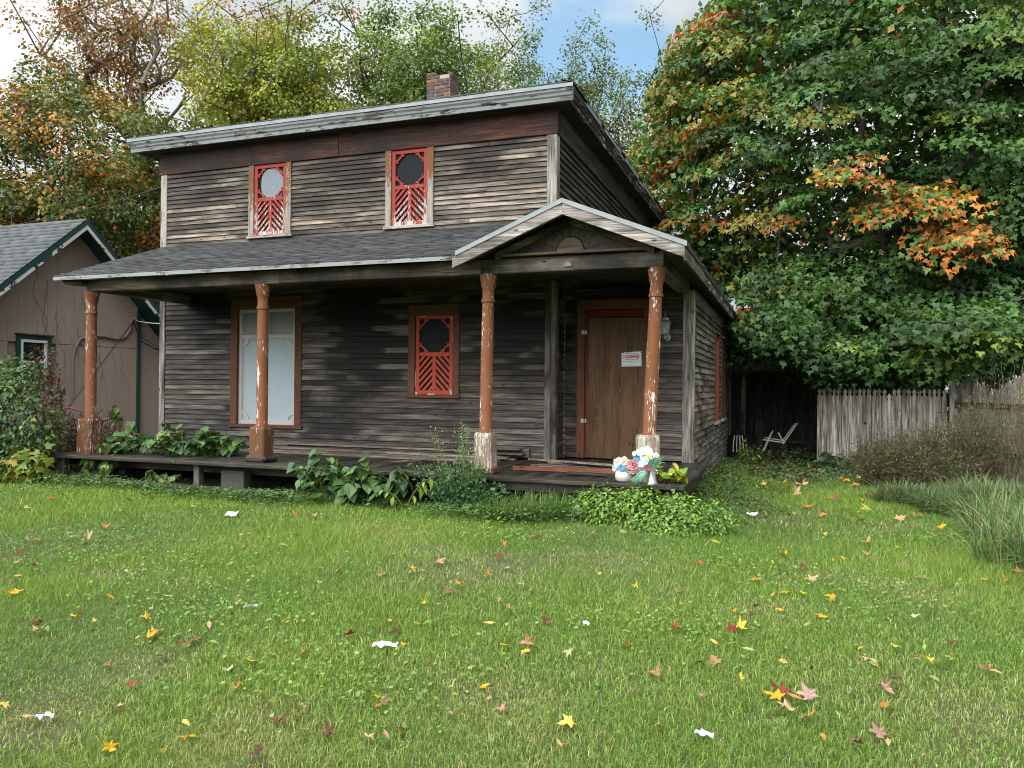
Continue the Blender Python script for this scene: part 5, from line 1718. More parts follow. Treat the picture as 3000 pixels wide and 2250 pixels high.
bt('top_tube', [(-.30, .20), (.22, .30)])
bt('down_tube', [(-.30, .14), (.20, -.22)])
bt('seat_tube', [(.24, .33), (.18, -.24)])
bt('chain_stay', [(.18, -.24), (.60, -.20)], .010)
bt('seat_stay', [(.22, .26), (.60, -.20)], .009)
bt('head_tube', [(-.31, .26), (-.29, .08)], .02)
bt('fork', [(-.29, .08), (-.42, -.32)], .013)
bt('cross_bar', [(-.7, -.06), (.62, .03)], .014)
bt('handlebar', [(-.31, .26), (-.34, .40), (-.46, .46, -.08), (-.66, .42, -.2)], .011)
wh = MB()
wc = b0 + bd * -.42 + Vector((0, 0, -.30))
wh.tube([wc + bd * (.30 * math.cos(t)) + Vector((0, 0, .30 * math.sin(t))) for t in [2 * math.pi * k / 24 for k in range(25)]], .017, 6, cap=False)
put('wheel', wh, 'cable', bk, smooth=True)
# ------------------------------------------------------------------ low plants


def stems_mesh(parent, base_pts, tips, r, mat, name='stem', bend=.1):
    m = MB()
    for b, t in zip(base_pts, tips):
        b, t = Vector(b), Vector(t)
        mid = b.lerp(t, .5) + Vector((random.uniform(-bend, bend), random.uniform(-bend, bend), bend * .5))
        m.tube([b, mid, t], [r, r * .8, r * .5], 4)
    return put(name, m, mat, parent)


def bush(name, label, cat, blobs, nlf, lsize, cols, tname='oval', w=None, group=None, stem='stem_brown', nst=30, up=.6, droop=-.3, name_leaf='foliage', seed=0, shell=.3, hang=0.0):
    """blobs: (x, y, z, rx, ry, rz) ellipsoids of leaves"""
    rng = np.random.default_rng(500 + seed)
    bx_ = np.array(blobs, float)
    c = bx_[:, :3].mean(0)
    t = thing(name, label, cat, (c[0], c[1], float(gz(c[0], c[1]))), group)
    vol = np.prod(bx_[:, 3:], 1) ** .75
    k = rng.choice(len(bx_), size=nlf, p=vol / vol.sum())
    d = rdir(nlf, rng)
    r = rng.uniform(shell ** 3, 1, nlf) ** (1 / 3)
    # ragged outline
    r *= 1 + .22 * np.sin(d[:, 0] * 7 + k) * np.sin(d[:, 2] * 6 + 2 * k) + rng.exponential(.05, nlf)
    P = bx_[k, :3] + d * r[:, None] * bx_[k, 3:]
    ground = gz(P[:, 0], P[:, 1])
    P[:, 2] = np.maximum(P[:, 2], ground + rng.uniform(.01, .06, nlf))
    N = nrm(d * .7 + np.array([0, 0, up]) + rng.normal(size=(nlf, 3)) * .4)
    T = nrm(d + np.array([0, 0, droop]) + rng.normal(size=(nlf, 3)) * .5)
    cols = np.array(cols)
    nc = rng.choice(len(cols), size=nlf, p=w)
    C = np.clip(cols[nc] * rng.uniform(.7, 1.3, (nlf, 1)), 0, 1)
    leaf_obj(name_leaf, P, N, T, lsize * rng.uniform(.55, 1.3, nlf), C, tname, 'leaf', t, kind='stuff')
    if nst:
        i = rng.choice(nlf, nst)
        tips = P[i]
        bs = []
        for q in tips:
            b = c[:2] + (q[:2] - c[:2]) * .35
            bs.append((b[0], b[1], float(gz(b[0], b[1]))))
        stems_mesh(t, bs, [tuple(q) for q in tips], .006, stem)
    return t


DG, MG, YG = (.035, .085, .028), (.07, .15, .035), (.17, .25, .045)
# tall shrub at the left edge of the porch
bush('tall_shrub', 'tall tangled green shrub at the left edge in front of the garage', 'shrub',
     [(-10.35, 8.05, 1.0, .62, .5, .75), (-10.9, 7.8, .8, .6, .5, .7), (-10.15, 7.9, .45, .55, .4, .35), (-10.6, 8.1, 1.55, .55, .4, .35), (-11.5, 7.7, 1.0, .6, .5, .8), (-9.85, 7.95, .8, .3, .25, .4), (-11.3, 8.1, 1.5, .5, .4, .35)],
     7200, .085, [DG, MG, (.05, .10, .04), YG, (.12, .08, .035)], 'leaf4', [.34, .32, .2, .09, .05], nst=90, seed=1, shell=.2)
bush('maple_sapling', 'small maple sapling with yellow-green leaves at the foot of the tall shrub', 'sapling', [(-9.78, 7.75, .42, .32, .2, .26), (-9.95, 7.7, .30, .3, .2, .2)], 220, .13, [(.22, .26, .04), (.13, .20, .04), (.30, .26, .04)], 'maple', nst=12, seed=2)
# arching dead sprays with shrivelled leaves above it
bush('dead_vine', 'brown shrivelled vine arching over the tall shrub', 'vine', [(-10.05, 8.15, 1.75, .18, .15, .35), (-9.9, 8.2, 1.45, .12, .12, .3)], 260, .07, [(.06, .04, .03), (.11, .05, .04), (.10, .12, .04)], 'oval', nst=26, stem='stem_red', seed=3, droop=-1.0)
for (cx, cy, rx, h, sd) in ((-11.2, 9.4, .9, .85, 4), (-10.55, 9.2, .55, .95, 5), (-11.9, 8.2, .8, .7, 6)):
    rng = np.random.default_rng(sd)
    t = thing('dead_weeds', {4: 'brown dead weed stalks between the garage and the porch', 5: 'dark dry weeds tangled round the bicycle', 6: 'brown dry stalks at the far left below the garage window'}[sd], 'weeds', (cx, cy, float(gz(cx, cy))), 'dead weeds beside the garage')
    n = 150
    bs = np.stack([rng.normal(cx, rx * .45, n), rng.normal(cy, .3, n), np.zeros(n)], 1)
    bs[:, 2] = gz(bs[:, 0], bs[:, 1])
    tp = bs + np.stack([rng.normal(0, .12, n), rng.normal(0, .1, n), rng.uniform(.4, 1.05, n) * h], 1)
    stems_mesh(t, bs, tp, .005, 'stem_brown', 'stalks', .06)
    n2 = 2200
    i = rng.integers(0, n, n2)
    f = rng.uniform(.25, 1.0, n2)[:, None]
    P = bs[i] * (1 - f) + tp[i] * f + rng.normal(size=(n2, 3)) * .03
    C = np.array([(.07, .045, .03), (.11, .07, .04), (.05, .035, .028), (.09, .11, .03)])[rng.choice(4, n2, p=[.4, .25, .25, .1])]
    leaf_obj('dry_leaves', P, rdir(n2, rng), rdir(n2, rng) + np.array([0, 0, -.8]), rng.uniform(.03, .07, n2), C, 'oval', 'leaf', t, kind='stuff')


# ---- plants whose leaves can be told apart: each leaf is a part
LEAFMESH = {}


def leaf_template_mesh(tname, mat):
    key = (tname, mat)
    if key not in LEAFMESH:
        v, f = TM[tname]
        me = bpy.data.meshes.new('leaf')
        me.from_pydata([tuple(x) for x in v], [], [tuple(x) for x in f])
        me.materials.append(MAT[mat])
        LEAFMESH[key] = me
    return LEAFMESH[key]


def leafy(name, label, cat, base, shoots, leaves, size, cols, tname, stem='stem_green', spread=(.1, .1), pitch=(-20, 25), seed=0):
    """shoots: list of (tip xyz); leaves placed along each shoot, every leaf its own child"""
    rnd = random.Random(seed)
    t = thing(name, label, cat, base)
    me = leaf_template_mesh(tname, 'bigleaf')
    m = MB()
    b = Vector(base)
    for (sx, sy, sz, tx, ty, tz) in shoots:
        s, e = Vector((sx, sy, sz)), Vector((tx, ty, tz))
        mid = s.lerp(e, .55) + Vector((0, 0, .12 * (e - s).length))
        pts = [s, s.lerp(mid, .5) + Vector((0, 0, .03)), mid, e]
        m.tube(pts, [.007, .006, .005, .003], 5)
        for i in range(leaves):
            f = .25 + .75 * (i + rnd.random() * .6) / leaves
            p = s.lerp(mid, min(1, f / .55)) if f < .55 else mid.lerp(e, (f - .55) / .45)
            side = (i % 2) * 2 - 1
            head = math.atan2(e.y - s.y, e.x - s.x) + side * rnd.uniform(.5, 1.5)
            M = (Matrix.Translation(p - b) @ Matrix.Rotation(head - math.pi / 2, 4, 'Z') @ Matrix.Rotation(R(rnd.uniform(*pitch)), 4, 'X') @ Matrix.Rotation(R(rnd.uniform(-30, 30)), 4, 'Y'))
            o = bpy.data.objects.new('leaf', me)
            COL.objects.link(o)
            o.parent = t
            sc_ = size * rnd.uniform(.6, 1.2)
            o.matrix_local = M @ Matrix.Diagonal((sc_, sc_, sc_, 1))
            c = rnd.choice(cols)
            k = rnd.uniform(.8, 1.25)
            o.color = (c[0] * k, c[1] * k, c[2] * k, 1)
    put('stems', m, stem, t)
    return t


def fan(cx, cy, z0, n, rx, ry, h0, h1, seed):
    r = random.Random(seed)
    out = []
    for i in range(n):
        a = 2 * math.pi * i / n + r.uniform(-.3, .3)
        q = r.uniform(.35, 1.0)
        out.append((cx + .25 * rx * math.cos(a), cy + .25 * ry * math.sin(a), z0, cx + rx * q * math.cos(a), cy + ry * q * math.sin(a), z0 + r.uniform(h0, h1) * (1.15 - .5 * q)))
    return out


BIG = [(.05, .12, .038), (.07, .15, .045), (.10, .19, .05), (.045, .10, .04)]
leafy('leafy_shrub', 'dark broad-leaved shrub growing up the middle of the porch edge', 'shrub', (-4.75, 7.75, .09), fan(-4.95, 7.8, .12, 15, .78, .38, .25, .70, 3) + fan(-4.45, 7.8, .12, 14, .66, .34, .22, .66, 4), 10, .15, BIG, 'heart', pitch=(-60, 5), seed=3)
leafy('seedling', 'bright yellow-green drooping seedling right of the dark broad-leaved shrub', 'seedling', (-3.95, 7.6, .16), [(-4.0, 7.62, .17, -4.22, 7.5, .36), (-3.95, 7.62, .17, -3.62, 7.58, .52)], 7, .13, [(.22, .34, .045), (.28, .38, .05)], 'oval', pitch=(-75, -30), seed=5)
leafy('squash_vine', 'broad-leaved green vine creeping over the left end of the deck', 'vine', (-8.6, 8.5, DZ), fan(-9.0, 8.75, DZ, 13, .8, .45, .10, .36, 6) + fan(-8.1, 8.75, DZ, 14, .8, .45, .16, .56, 7) + fan(-7.6, 8.95, DZ, 8, .55, .35, .15, .46, 14), 8, .155, [(.06, .15, .045), (.09, .20, .06), (.08, .16, .045), (.16, .23, .06)], 'heart', pitch=(-50, 10), seed=8)
leafy('grape_vine', 'grape vine with round leaves climbing behind the leftmost column', 'vine', (-9.2, 8.75, DZ), [(-9.25, 8.8, DZ, -9.33, 8.72, 1.20), (-9.2, 8.8, DZ, -9.05, 8.75, .95), (-9.3, 8.7, DZ, -9.1, 8.3, .62), (-9.1, 8.5, DZ, -8.9, 8.05, .22), (-9.3, 8.4, DZ, -9.15, 7.98, .25), (-8.95, 8.4, DZ, -8.75, 8.0, .30)], 9, .15, [(.07, .17, .04), (.10, .20, .05), (.14, .20, .05)], 'heart', pitch=(-80, -20), seed=9)
leafy('creeper', 'small creeper growing from under the deck near the second column', 'vine', (-7.9, 8.05, .16), fan(-7.9, 8.1, .18, 8, .45, .12, .02, .18, 10), 6, .085, [(.07, .15, .04), (.15, .22, .05), (.05, .09, .035)], 'heart', pitch=(-60, 0), seed=10)
leafy('broadleaf_weed', 'green broad-leaved weed clump at the foot of the picket fence', 'weed', (.85, 15.9, 0), fan(.9, 15.95, 0, 14, .5, .35, .12, .45, 11), 7, .2, [(.06, .15, .045), (.04, .10, .035)], 'oval', pitch=(-50, 10), seed=11)
leafy('yellow_sapling', 'little sapling with yellow leaves at the back corner of the house', 'sapling', (-.72, 16.0, 0), fan(-.72, 16.0, 0, 8, .28, .2, .3, .62, 12), 6, .13, [(.50, .46, .03), (.35, .40, .04), (.12, .2, .04)], 'oval', pitch=(-60, 0), seed=12)
leafy('potted_foliage', 'yellow-green leafy plant behind the metal flower vase', 'plant', (-1.18, 8.42, DZ), fan(-1.2, 8.38, DZ, 9, .22, .14, .08, .30, 13), 5, .115, [(.45, .50, .03), (.16, .30, .05), (.55, .50, .05)], 'heart', pitch=(-60, 20), seed=13)
# tall flowering weed in front of the third column
rng = np.random.default_rng(31)
wd = thing('feathery_weed', 'tall feathery weed with pale flower sprays in front of the third column', 'weed', (-3.3, 7.85, .16))
tips = np.stack([rng.normal(-3.38, .30, 46), rng.normal(7.86, .10, 46), rng.uniform(.35, .72, 46)], 1)
tips = np.concatenate([tips, np.stack([rng.normal(-3.43, .06, 16), rng.normal(7.95, .05, 16), rng.uniform(.7, 1.12, 16)], 1), [[-3.72, 7.9, .98], [-3.76, 7.9, 1.02], [-3.8, 7.9, 1.0]]])
bs = np.stack([tips[:, 0] * .5 - 3.32 * .5, tips[:, 1] * .5 + 7.85 * .5, np.full(len(tips), .16)], 1)
stems_mesh(wd, bs, tips, .004, 'stem_green', 'stems', .04)
n = 3400
i = rng.integers(0, len(tips), n)
f = rng.uniform(.1, 1.02, n)[:, None]
P = bs[i] * (1 - f) + tips[i] * f + rng.normal(size=(n, 3)) * np.array((.035, .03, .03))
up_ = P[:, 2] > .62
C = np.where(up_[:, None], np.array((.26, .32, .14)), np.array((.07, .15, .055))) * rng.uniform(.7, 1.3, (n, 1))
leaf_obj('foliage', P, rdir(n, rng) + np.array([0, 0, .5]), rdir(n, rng) + np.array([0, 0, -.2]), np.where(up_, .022, .048) * rng.uniform(.6, 1.3, n), C, 'oval', 'leaf', wd, kind='stuff')
# bright low bushes by the right end of the porch
bush('euonymus_bush', 'bright green leafy bush below the flower vases at the right porch corner', 'bush', [(-1.75, 7.85, .24, .36, .22, .24), (-1.35, 7.78, .22, .38, .26, .26), (-.98, 7.75, .20, .34, .28, .24), (-.72, 7.9, .18, .26, .26, .2), (-1.95, 7.92, .18, .24, .16, .22), (-1.5, 7.9, .36, .12, .1, .16), (-1.05, 7.85, .34, .12, .1, .14), (-1.15, 7.6, .1, .45, .2, .16)],
     9000, .048, [(.20, .34, .05), (.12, .24, .045), (.07, .16, .04), (.30, .40, .06)], 'leaf4', [.32, .33, .22, .13], nst=40, stem='stem_green', seed=21)
bush('low_weeds', 'dark leafy weeds along the side wall behind the porch corner', 'weeds', [(-.75, 8.6, .08, .35, .5, .16), (-.85, 9.6, .08, .35, .6, .18), (-.9, 10.8, .1, .35, .7, .2), (-.95, 12.2, .1, .3, .8, .2), (-.95, 14.0, .1, .3, .9, .18), (-.45, 9.8, .03, .4, .8, .1), (-.4, 11.4, .03, .4, .9, .1)],
     6000, .05, [(.06, .13, .04), (.10, .17, .045), (.16, .20, .04), (.04, .085, .03)], 'leaf4', nst=30, stem='stem_green', seed=22)
bush('ground_ivy', 'patchy green ivy and fallen leaves in front of the shed and fence', 'ivy', [(-.2, 15.3, .03, .7, 1.1, .07), (.6, 14.9, .03, .8, 1.0, .07), (1.3, 15.2, .03, .7, .9, .08), (-.1, 13.8, .02, .6, .9, .06), (.5, 16.9, .05, .9, .5, .14), (-.6, 16.9, .05, .4, .5, .16), (.1, 17.4, .08, .5, .3, .18)],
     6500, .062, [(.05, .10, .035), (.07, .13, .04), (.12, .10, .04), (.035, .06, .03), (.20, .13, .05)], 'round', [.36, .3, .12, .14, .08], nst=0, seed=23)
# brown twiggy brush against the old fence
def brush(name, label, blobs, nst, nlf, lsize, cols, w, seed, stemmat, cat='brush'):
    rng = np.random.default_rng(seed)
    bl = np.array(blobs, float)
    c = bl.mean(0)
    t = thing(name, label, cat, (c[0], c[1], 0))
    k = rng.integers(0, len(bl), nst)
    bs = np.stack([bl[k, 0] + rng.normal(0, .22, nst) * bl[k, 3], bl[k, 1] + rng.normal(0, .22, nst) * bl[k, 3], np.zeros(nst)], 1)
    bs[:, 2] = gz(bs[:, 0], bs[:, 1])
    a = rng.uniform(0, 2 * math.pi, nst)
    q = rng.uniform(.2, 1.0, nst)
    hh = bl[k, 2] * (1.1 - .55 * q ** 2) * rng.uniform(.8, 1.1, nst)
    tp = np.stack([bl[k, 0] + bl[k, 3] * q * np.cos(a), bl[k, 1] + bl[k, 3] * q * np.sin(a), hh], 1)
    stems_mesh(t, bs, tp, .004, stemmat, 'stalks', .10)
    i = rng.integers(0, nst, nlf)
    f = rng.uniform(.2, 1.05, nlf)[:, None]
    md = bs[i] * .5 + tp[i] * .5 + np.array([0, 0, .10])
    P = np.where(f < .5, bs[i] * (1 - 2 * f) + md * 2 * f, md * (2 - 2 * f) + tp[i] * (2 * f - 1)) + rng.normal(size=(nlf, 3)) * .055
    P[:, 2] = np.maximum(P[:, 2], .02)
    C = np.array(cols)[rng.choice(len(cols), nlf, p=w)] * rng.uniform(.7, 1.3, (nlf, 1))
    T = nrm(tp[i] - bs[i] + rng.normal(size=(nlf, 3)) * .5 + np.array([0, 0, -.2]))
    leaf_obj('foliage', P, rdir(nlf, rng) + np.array([0, 0, .4]), T, lsize * rng.uniform(.5, 1.4, nlf), C, 'sliver', 'leaf', t, kind='stuff')
    return t


TM['sliver'] = (np.array([(0, 0, 0), (.13, .5, .02), (0, 1, -.06), (-.13, .5, .02)]), np.array([(0, 1, 2), (0, 2, 3)]))
BR = [(.075, .095, .032), (.10, .10, .042), (.06, .085, .03), (.15, .15, .065)]
brush('dry_brush', 'low brown twiggy brush sprawling in front of the picket fence', [(1.75, 13.2, .85, .75), (2.2, 13.0, .95, .8), (1.35, 13.5, .65, .6), (2.6, 13.3, 1.05, .7), (2.0, 12.5, .6, .7), (1.5, 12.9, .6, .6)], 900, 15000, .050, BR, [.35, .25, .25, .15], 41, 'stem_brown')
brush('tall_brush', 'tall yellowish brush leaning on the old plank fence', [(2.95, 13.6, 1.55, .45), (3.15, 13.2, 1.75, .45), (3.3, 12.8, 1.8, .45), (2.85, 14.2, 1.35, .4), (3.4, 12.2, 1.3, .5)], 200, 7000, .045, [(.12, .135, .045), (.16, .165, .06), (.085, .105, .04)], [.4, .3, .3], 42, 'stem_tan')


# ------------------------------------------------------------------ grass
def blades(P, h, w, lean, C, seg2=True, rng=RNG, curl=.5):
    n = len(P)
    a = rng.uniform(0, 2 * math.pi, n)
    side = np.stack([np.cos(a), np.sin(a), np.zeros(n)], 1) * (w / 2)[:, None]
    b = rng.uniform(0, 2 * math.pi, n)
    ld = np.stack([np.cos(b), np.sin(b), np.zeros(n)], 1) * (lean * h)[:, None]
    up = np.array([0, 0, 1.0])
    if seg2:
        mid = P + ld * (1 - curl) * .55 + up * (h * .62)[:, None]
        tip = P + ld + up * (h * (1 - .35 * lean))[:, None]
        v = np.stack([P - side, P + side, mid + side * .8, mid - side * .8, tip], 1).reshape(-1, 3)
        k = np.arange(n)[:, None] * 5
        f = [k + np.array([[0, 1, 2, 3]]), k + np.array([[3, 2, 4]])]
        return v, f, np.repeat(C, 5, 0)
    tip = P + ld + up * h[:, None]
    v = np.stack([P - side, P + side, tip], 1).reshape(-1, 3)
    return v, [np.arange(n)[:, None] * 3 + np.array([[0, 1, 2]])], np.repeat(C, 3, 0)


def fnoise(x, y, s, seed):
    r = np.random.default_rng(seed)
    out = np.zeros_like(x)
    for k in range(7):
        a, ph, f = r.uniform(0, 2 * math.pi), r.uniform(0, 6.28), s * r.uniform(.5, 2.2)
        out += np.sin((x * math.cos(a) + y * math.sin(a)) * f + ph + 1.3 * np.sin((x * math.sin(a) - y * math.cos(a)) * f * .7))
    return out / 7 ** .5


DRY = [(p.x, p.y, r) for p, r in ((gp(1350, 1680), .55), (gp(2690, 1735), .35), (gp(1800, 1650), .4), (gp(760, 2130), .3), (gp(2850, 2100), .35), (gp(420, 1960), .3), (gp(2250, 1790), .3), (gp(1500, 2050), .3), (gp(150, 2080), .3), (gp(1150, 1560), .4))]


def lawn():
    rng = np.random.default_rng(77)
    vs, fs, cs = [], [], []
    base = 0
    quads, tris = [], []
    for (d0, d1, dens, hh, ww, seg2) in ((1.6, 3.6, 14500, .044, .0034, True), (3.6, 5.6, 9000, .045, .0046, True), (5.6, 8.2, 4800, .052, .0075, False), (8.2, 11.5, 2500, .055, .011, False), (11.5, 17.5, 1100, .06, .017, False)):
        # sectors measured from the camera's foot, a good margin to both sides
        a0, a1 = R(-44), R(44)
        area = (a1 - a0) / 2 * (d1 ** 2 - d0 ** 2)
        n = int(area * dens)
        r = np.sqrt(rng.uniform(d0 ** 2, d1 ** 2, n))
        th = rng.uniform(a0, a1, n)
        fx, fr = r * np.cos(th), r * np.sin(th)
        x, y = fr * CY - fx * SY, fr * SY + fx * CY
        ok = ~((x < -.98) & (y > 8.16)) & ~((x < -10.2) & (y > 7.0)) & ~((x > 2.6) & (y > 8.5)) & (y < 16.2) & (x > -15)
        ok &= ~((y > 14.0) & (rng.uniform(size=n) < .55)) & ~((y > 11.5) & (x > 1.3))
        pn = fnoise(x, y, 1.1, 5)
        bare = fnoise(x, y, 2.6, 9)
        ok &= ~((bare > 1.25) & (rng.uniform(size=n) < .6))
        x, y, pn, bare = x[ok], y[ok], pn[ok], bare[ok]
        n = len(x)
        P = np.stack([x, y, gz(x, y) - .004], 1)
        h = hh * rng.uniform(.45, 1.35, n) * (1 + .28 * np.clip(pn, -1.5, 1.5)) * np.where(rng.uniform(size=n) < .05, 1.5, 1)
        w = ww * rng.uniform(.6, 1.4, n)
        lean = rng.uniform(.15, 1.0, n)
        g1, g2, g3, straw = np.array((.165, .285, .042)), np.array((.225, .335, .06)), np.array((.12, .225, .048)), np.array((.42, .40, .18))
        t = np.clip(.5 + .35 * pn + rng.normal(0, .25, n), 0, 1)[:, None]
        C = g3 * (1 - t) + g2 * t
        C = np.where((rng.uniform(size=n) < .3)[:, None], g1, C)
        patch = np.zeros(n)
        for (px, py, pr) in DRY:
            patch = np.maximum(patch, np.exp(-((x - px) ** 2 + (y - py) ** 2) / pr ** 2))
        h = h * (1 - .35 * patch)
        dry = rng.uniform(size=n) < np.clip(.02 + .45 * patch + .16 * np.clip(bare, 0, 2) + .025 * np.clip(6 - r[ok], 0, 3), 0, .5)
        C = np.where(dry[:, None], straw * rng.uniform(.6, 1.1, (n, 1)), C) * rng.uniform(.75, 1.3, (n, 1))
        v, f, c = blades(P, h, w, lean, np.clip(C, 0, 1), seg2, rng)
        for ff in f:
            (quads if ff.shape[1] == 4 else tris).append(ff + base)
        base += len(v)
        vs.append(v)
        cs.append(c)
    np_mesh('grass', np.concatenate(vs), [np.concatenate(quads), np.concatenate(tris)], np.concatenate(cs), 'grass', None, label='short green lawn grass covering the whole front yard', cat='grass', kind='stuff')


lawn()


def cover(name, label, spots, n, size, cols, tname, seed, h=(.02, .06), cat='weeds'):
    """low leafy ground plants scattered in spots (x, y, rx, ry)"""
    rng = np.random.default_rng(seed)
    sp = np.array(spots, float)
    k = rng.choice(len(sp), n, p=(sp[:, 2] * sp[:, 3]) / (sp[:, 2] * sp[:, 3]).sum())
    x = sp[k, 0] + rng.normal(0, .5, n) * sp[k, 2]
    y = sp[k, 1] + rng.normal(0, .5, n) * sp[k, 3]
    m = ~((x < -1.0) & (y > 8.1))
    x, y = x[m], y[m]
    n = len(x)
    P = np.stack([x, y, gz(x, y) + rng.uniform(h[0], h[1], n)], 1)
    C = np.array(cols)[rng.choice(len(cols), n)] * rng.uniform(.75, 1.25, (n, 1))
    leaf_obj(name, P, rdir(n, rng) * .5 + np.array([0, 0, 1.0]), rdir(n, rng) * np.array((1, 1, .3)), size * rng.uniform(.6, 1.3, n), np.clip(C, 0, 1), tname, 'leaf', None, label=label, cat=cat, kind='stuff')


cover('clover', 'clover and small broad-leaved weeds growing among the lawn grass', [(-7.5, 7.3, 2.6, .5), (-4.0, 7.1, 2.0, .5), (-9.2, 7.4, 1.4, .4), (1.2, 8.6, .8, .9), (-.3, 6.6, .9, .6), (-2.6, 6.9, .9, .5), (-5.2, 5.2, 1.8, .9), (-2.0, 3.4, 1.0, .6), (-.9, 4.9, .9, .6), (.6, 6.2, .8, .8), (-3.6, 4.2, 1.0, .6)], 8000, .023, [(.12, .23, .045), (.16, .28, .055), (.20, .29, .07)], 'round', 61)
cover('plantain_leaves', 'larger flat weed leaves scattered through the lawn', [(-4.5, 5.0, 4, 1.8), (-1.5, 4.5, 2.5, 2), (0.6, 5.5, 1.5, 2)], 260, .05, [(.12, .24, .05), (.16, .27, .065)], 'oval', 62, (.02, .05))
cover('porch_weeds', 'ragged small weeds crowding the ground along the porch edge', [(-8.6, 7.72, 1.6, .22), (-6.5, 7.62, 1.4, .2), (-2.7, 7.7, .6, .25), (-3.2, 7.55, .7, .25), (-5.6, 7.6, .7, .2)], 5000, .05, [(.08, .17, .045), (.13, .24, .05), (.05, .11, .04)], 'leaf4', 63, (.03, .16))


def tuft_grass(name, label, spots, n, h, w, cols, seed, cat='grass clump', kindstuff=False, group=None):
    rng = np.random.default_rng(seed)
    sp = np.array(spots, float)
    c = sp.mean(0)
    t = thing(name, label, cat, (c[0], c[1], float(gz(c[0], c[1]))), group)
    k = rng.integers(0, len(sp), n)
    a = rng.uniform(0, 2 * math.pi, n)
    r = np.sqrt(rng.uniform(0, 1, n)) * .28 * sp[k, 2]
    P = np.stack([sp[k, 0] + r * np.cos(a), sp[k, 1] + r * np.sin(a), np.zeros(n)], 1)
    P[:, 2] = gz(P[:, 0], P[:, 1])
    out = np.stack([np.cos(a), np.sin(a), np.zeros(n)], 1) * .45 + rng.normal(0, .6, (n, 3)) * np.array([1, 1, 0])
    L = h * sp[k, 3] * rng.uniform(.6, 1.15, n)
    sd = nrm(np.cross(out, np.array([[0, 0, 1.0]]))) * (w * rng.uniform(.6, 1.3, n))[:, None] / 2
    up = np.array([0, 0, 1.0])
    spread = rng.uniform(.35, 1.15, n)
    pts = []
    for q in (0, .35, .7, 1.0):
        o = P + out * (L * spread * q ** 1.5 * .85)[:, None] + up * (L * (q * 1.0 - .62 * spread * q ** 2.4))[:, None]
        o[:, 2] = np.maximum(o[:, 2], gz(o[:, 0], o[:, 1]) + .01)
        pts.append(o)
    v = np.stack([pts[0] - sd, pts[0] + sd, pts[1] + sd, pts[1] - sd, pts[2] + sd * .8, pts[2] - sd * .8, pts[3]], 1).reshape(-1, 3)
    m = np.arange(n)[:, None] * 7
    C = np.array(cols)[rng.choice(len(cols), n)] * rng.uniform(.75, 1.25, (n, 1))
    np_mesh('blades', v, [np.concatenate([m + np.array([[0, 1, 2, 3]]), m + np.array([[3, 2, 4, 5]])]), m + np.array([[5, 4, 6]])], np.repeat(C, 7, 0), 'grass', t, kind='stuff')


OG = [(.13, .24, .075), (.09, .17, .065), (.19, .29, .10), (.34, .31, .13), (.06, .12, .05)]
_r = random.Random(3)
sp1 = [(2.55 + _r.gauss(0, .42), 8.35 + _r.gauss(0, .65), _r.uniform(.5, 1.0), _r.uniform(.65, 1.15)) for _ in range(42)]
sp2 = [(2.35 + _r.gauss(0, .45), 10.75 + _r.gauss(0, .5), _r.uniform(.5, 1.0), _r.uniform(.6, 1.05)) for _ in range(30)]
tuft_grass('ornamental_grass', 'mound of long pale arching grass at the right edge of the lawn', sp1, 10000, .62, .009, OG, 71)
tuft_grass('ornamental_grass', 'darker long grass mound below the dry brush by the right fence', sp2, 9000, .58, .011, [(.10, .18, .075), (.08, .15, .065), (.14, .22, .09), (.22, .20, .09)], 72)
tuft_grass('grass_tuft', 'ragged long grass under the deck edge beside the bright bush', [(-2.6, 7.85, .9, .5), (-2.3, 7.95, .8, .5), (-2.9, 7.75, .8, .45)], 1500, .8, .006, [(.10, .20, .05), (.08, .16, .04), (.17, .25, .07)], 73)

# ------------------------------------------------------------------ fallen leaves, each one a thing
def curled(tname, curl, seed):
    r = random.Random(seed)
    v, f = TM[tname]
    # one subdivision so the leaf can curl
    bm = bmesh.new()
    bv = [bm.verts.new(tuple(x)) for x in v]
    for t in f: bm.faces.new([bv[i] for i in t])
    ax = r.uniform(0, math.pi)
    for q in bm.verts:
        x, y = q.co.x, q.co.y - .45
        s = x * math.cos(ax) + y * math.sin(ax)
        s2 = -x * math.sin(ax) + y * math.cos(ax)
        q.co.z = curl * s * s * 1.6 + .25 * curl * s2 * abs(s2) + r.uniform(-.05, .05)
        q.co.y -= .45
    bmesh.ops.recalc_face_normals(bm, faces=bm.faces)
    me = bpy.data.meshes.new('fallen_leaf')
    bm.to_mesh(me)
    bm.free()
    me.materials.append(MAT['fallen'])
    return me


LM = {'maple': [curled('maple_fine', c, i) for i, c in enumerate((.15, .35, .6, -.35, .9, .5))], 'oval': [curled('oval', c, 20 + i) for i, c in enumerate((.2, .5, -.3, .7))]}
LC = {'yellow': [(.62, .40, .02), (.70, .50, .05), (.60, .46, .10)], 'tan': [(.46, .29, .14), (.52, .36, .20), (.40, .24, .13)], 'orange': [(.52, .20, .03), (.50, .25, .05)], 'red': [(.40, .06, .03), (.28, .035, .035)], 'brown': [(.13, .055, .035), (.20, .10, .05)], 'pale': [(.50, .50, .25), (.45, .46, .26)], 'green': [(.20, .32, .06)], 'pink': [(.45, .27, .22), (.5, .34, .28)]}


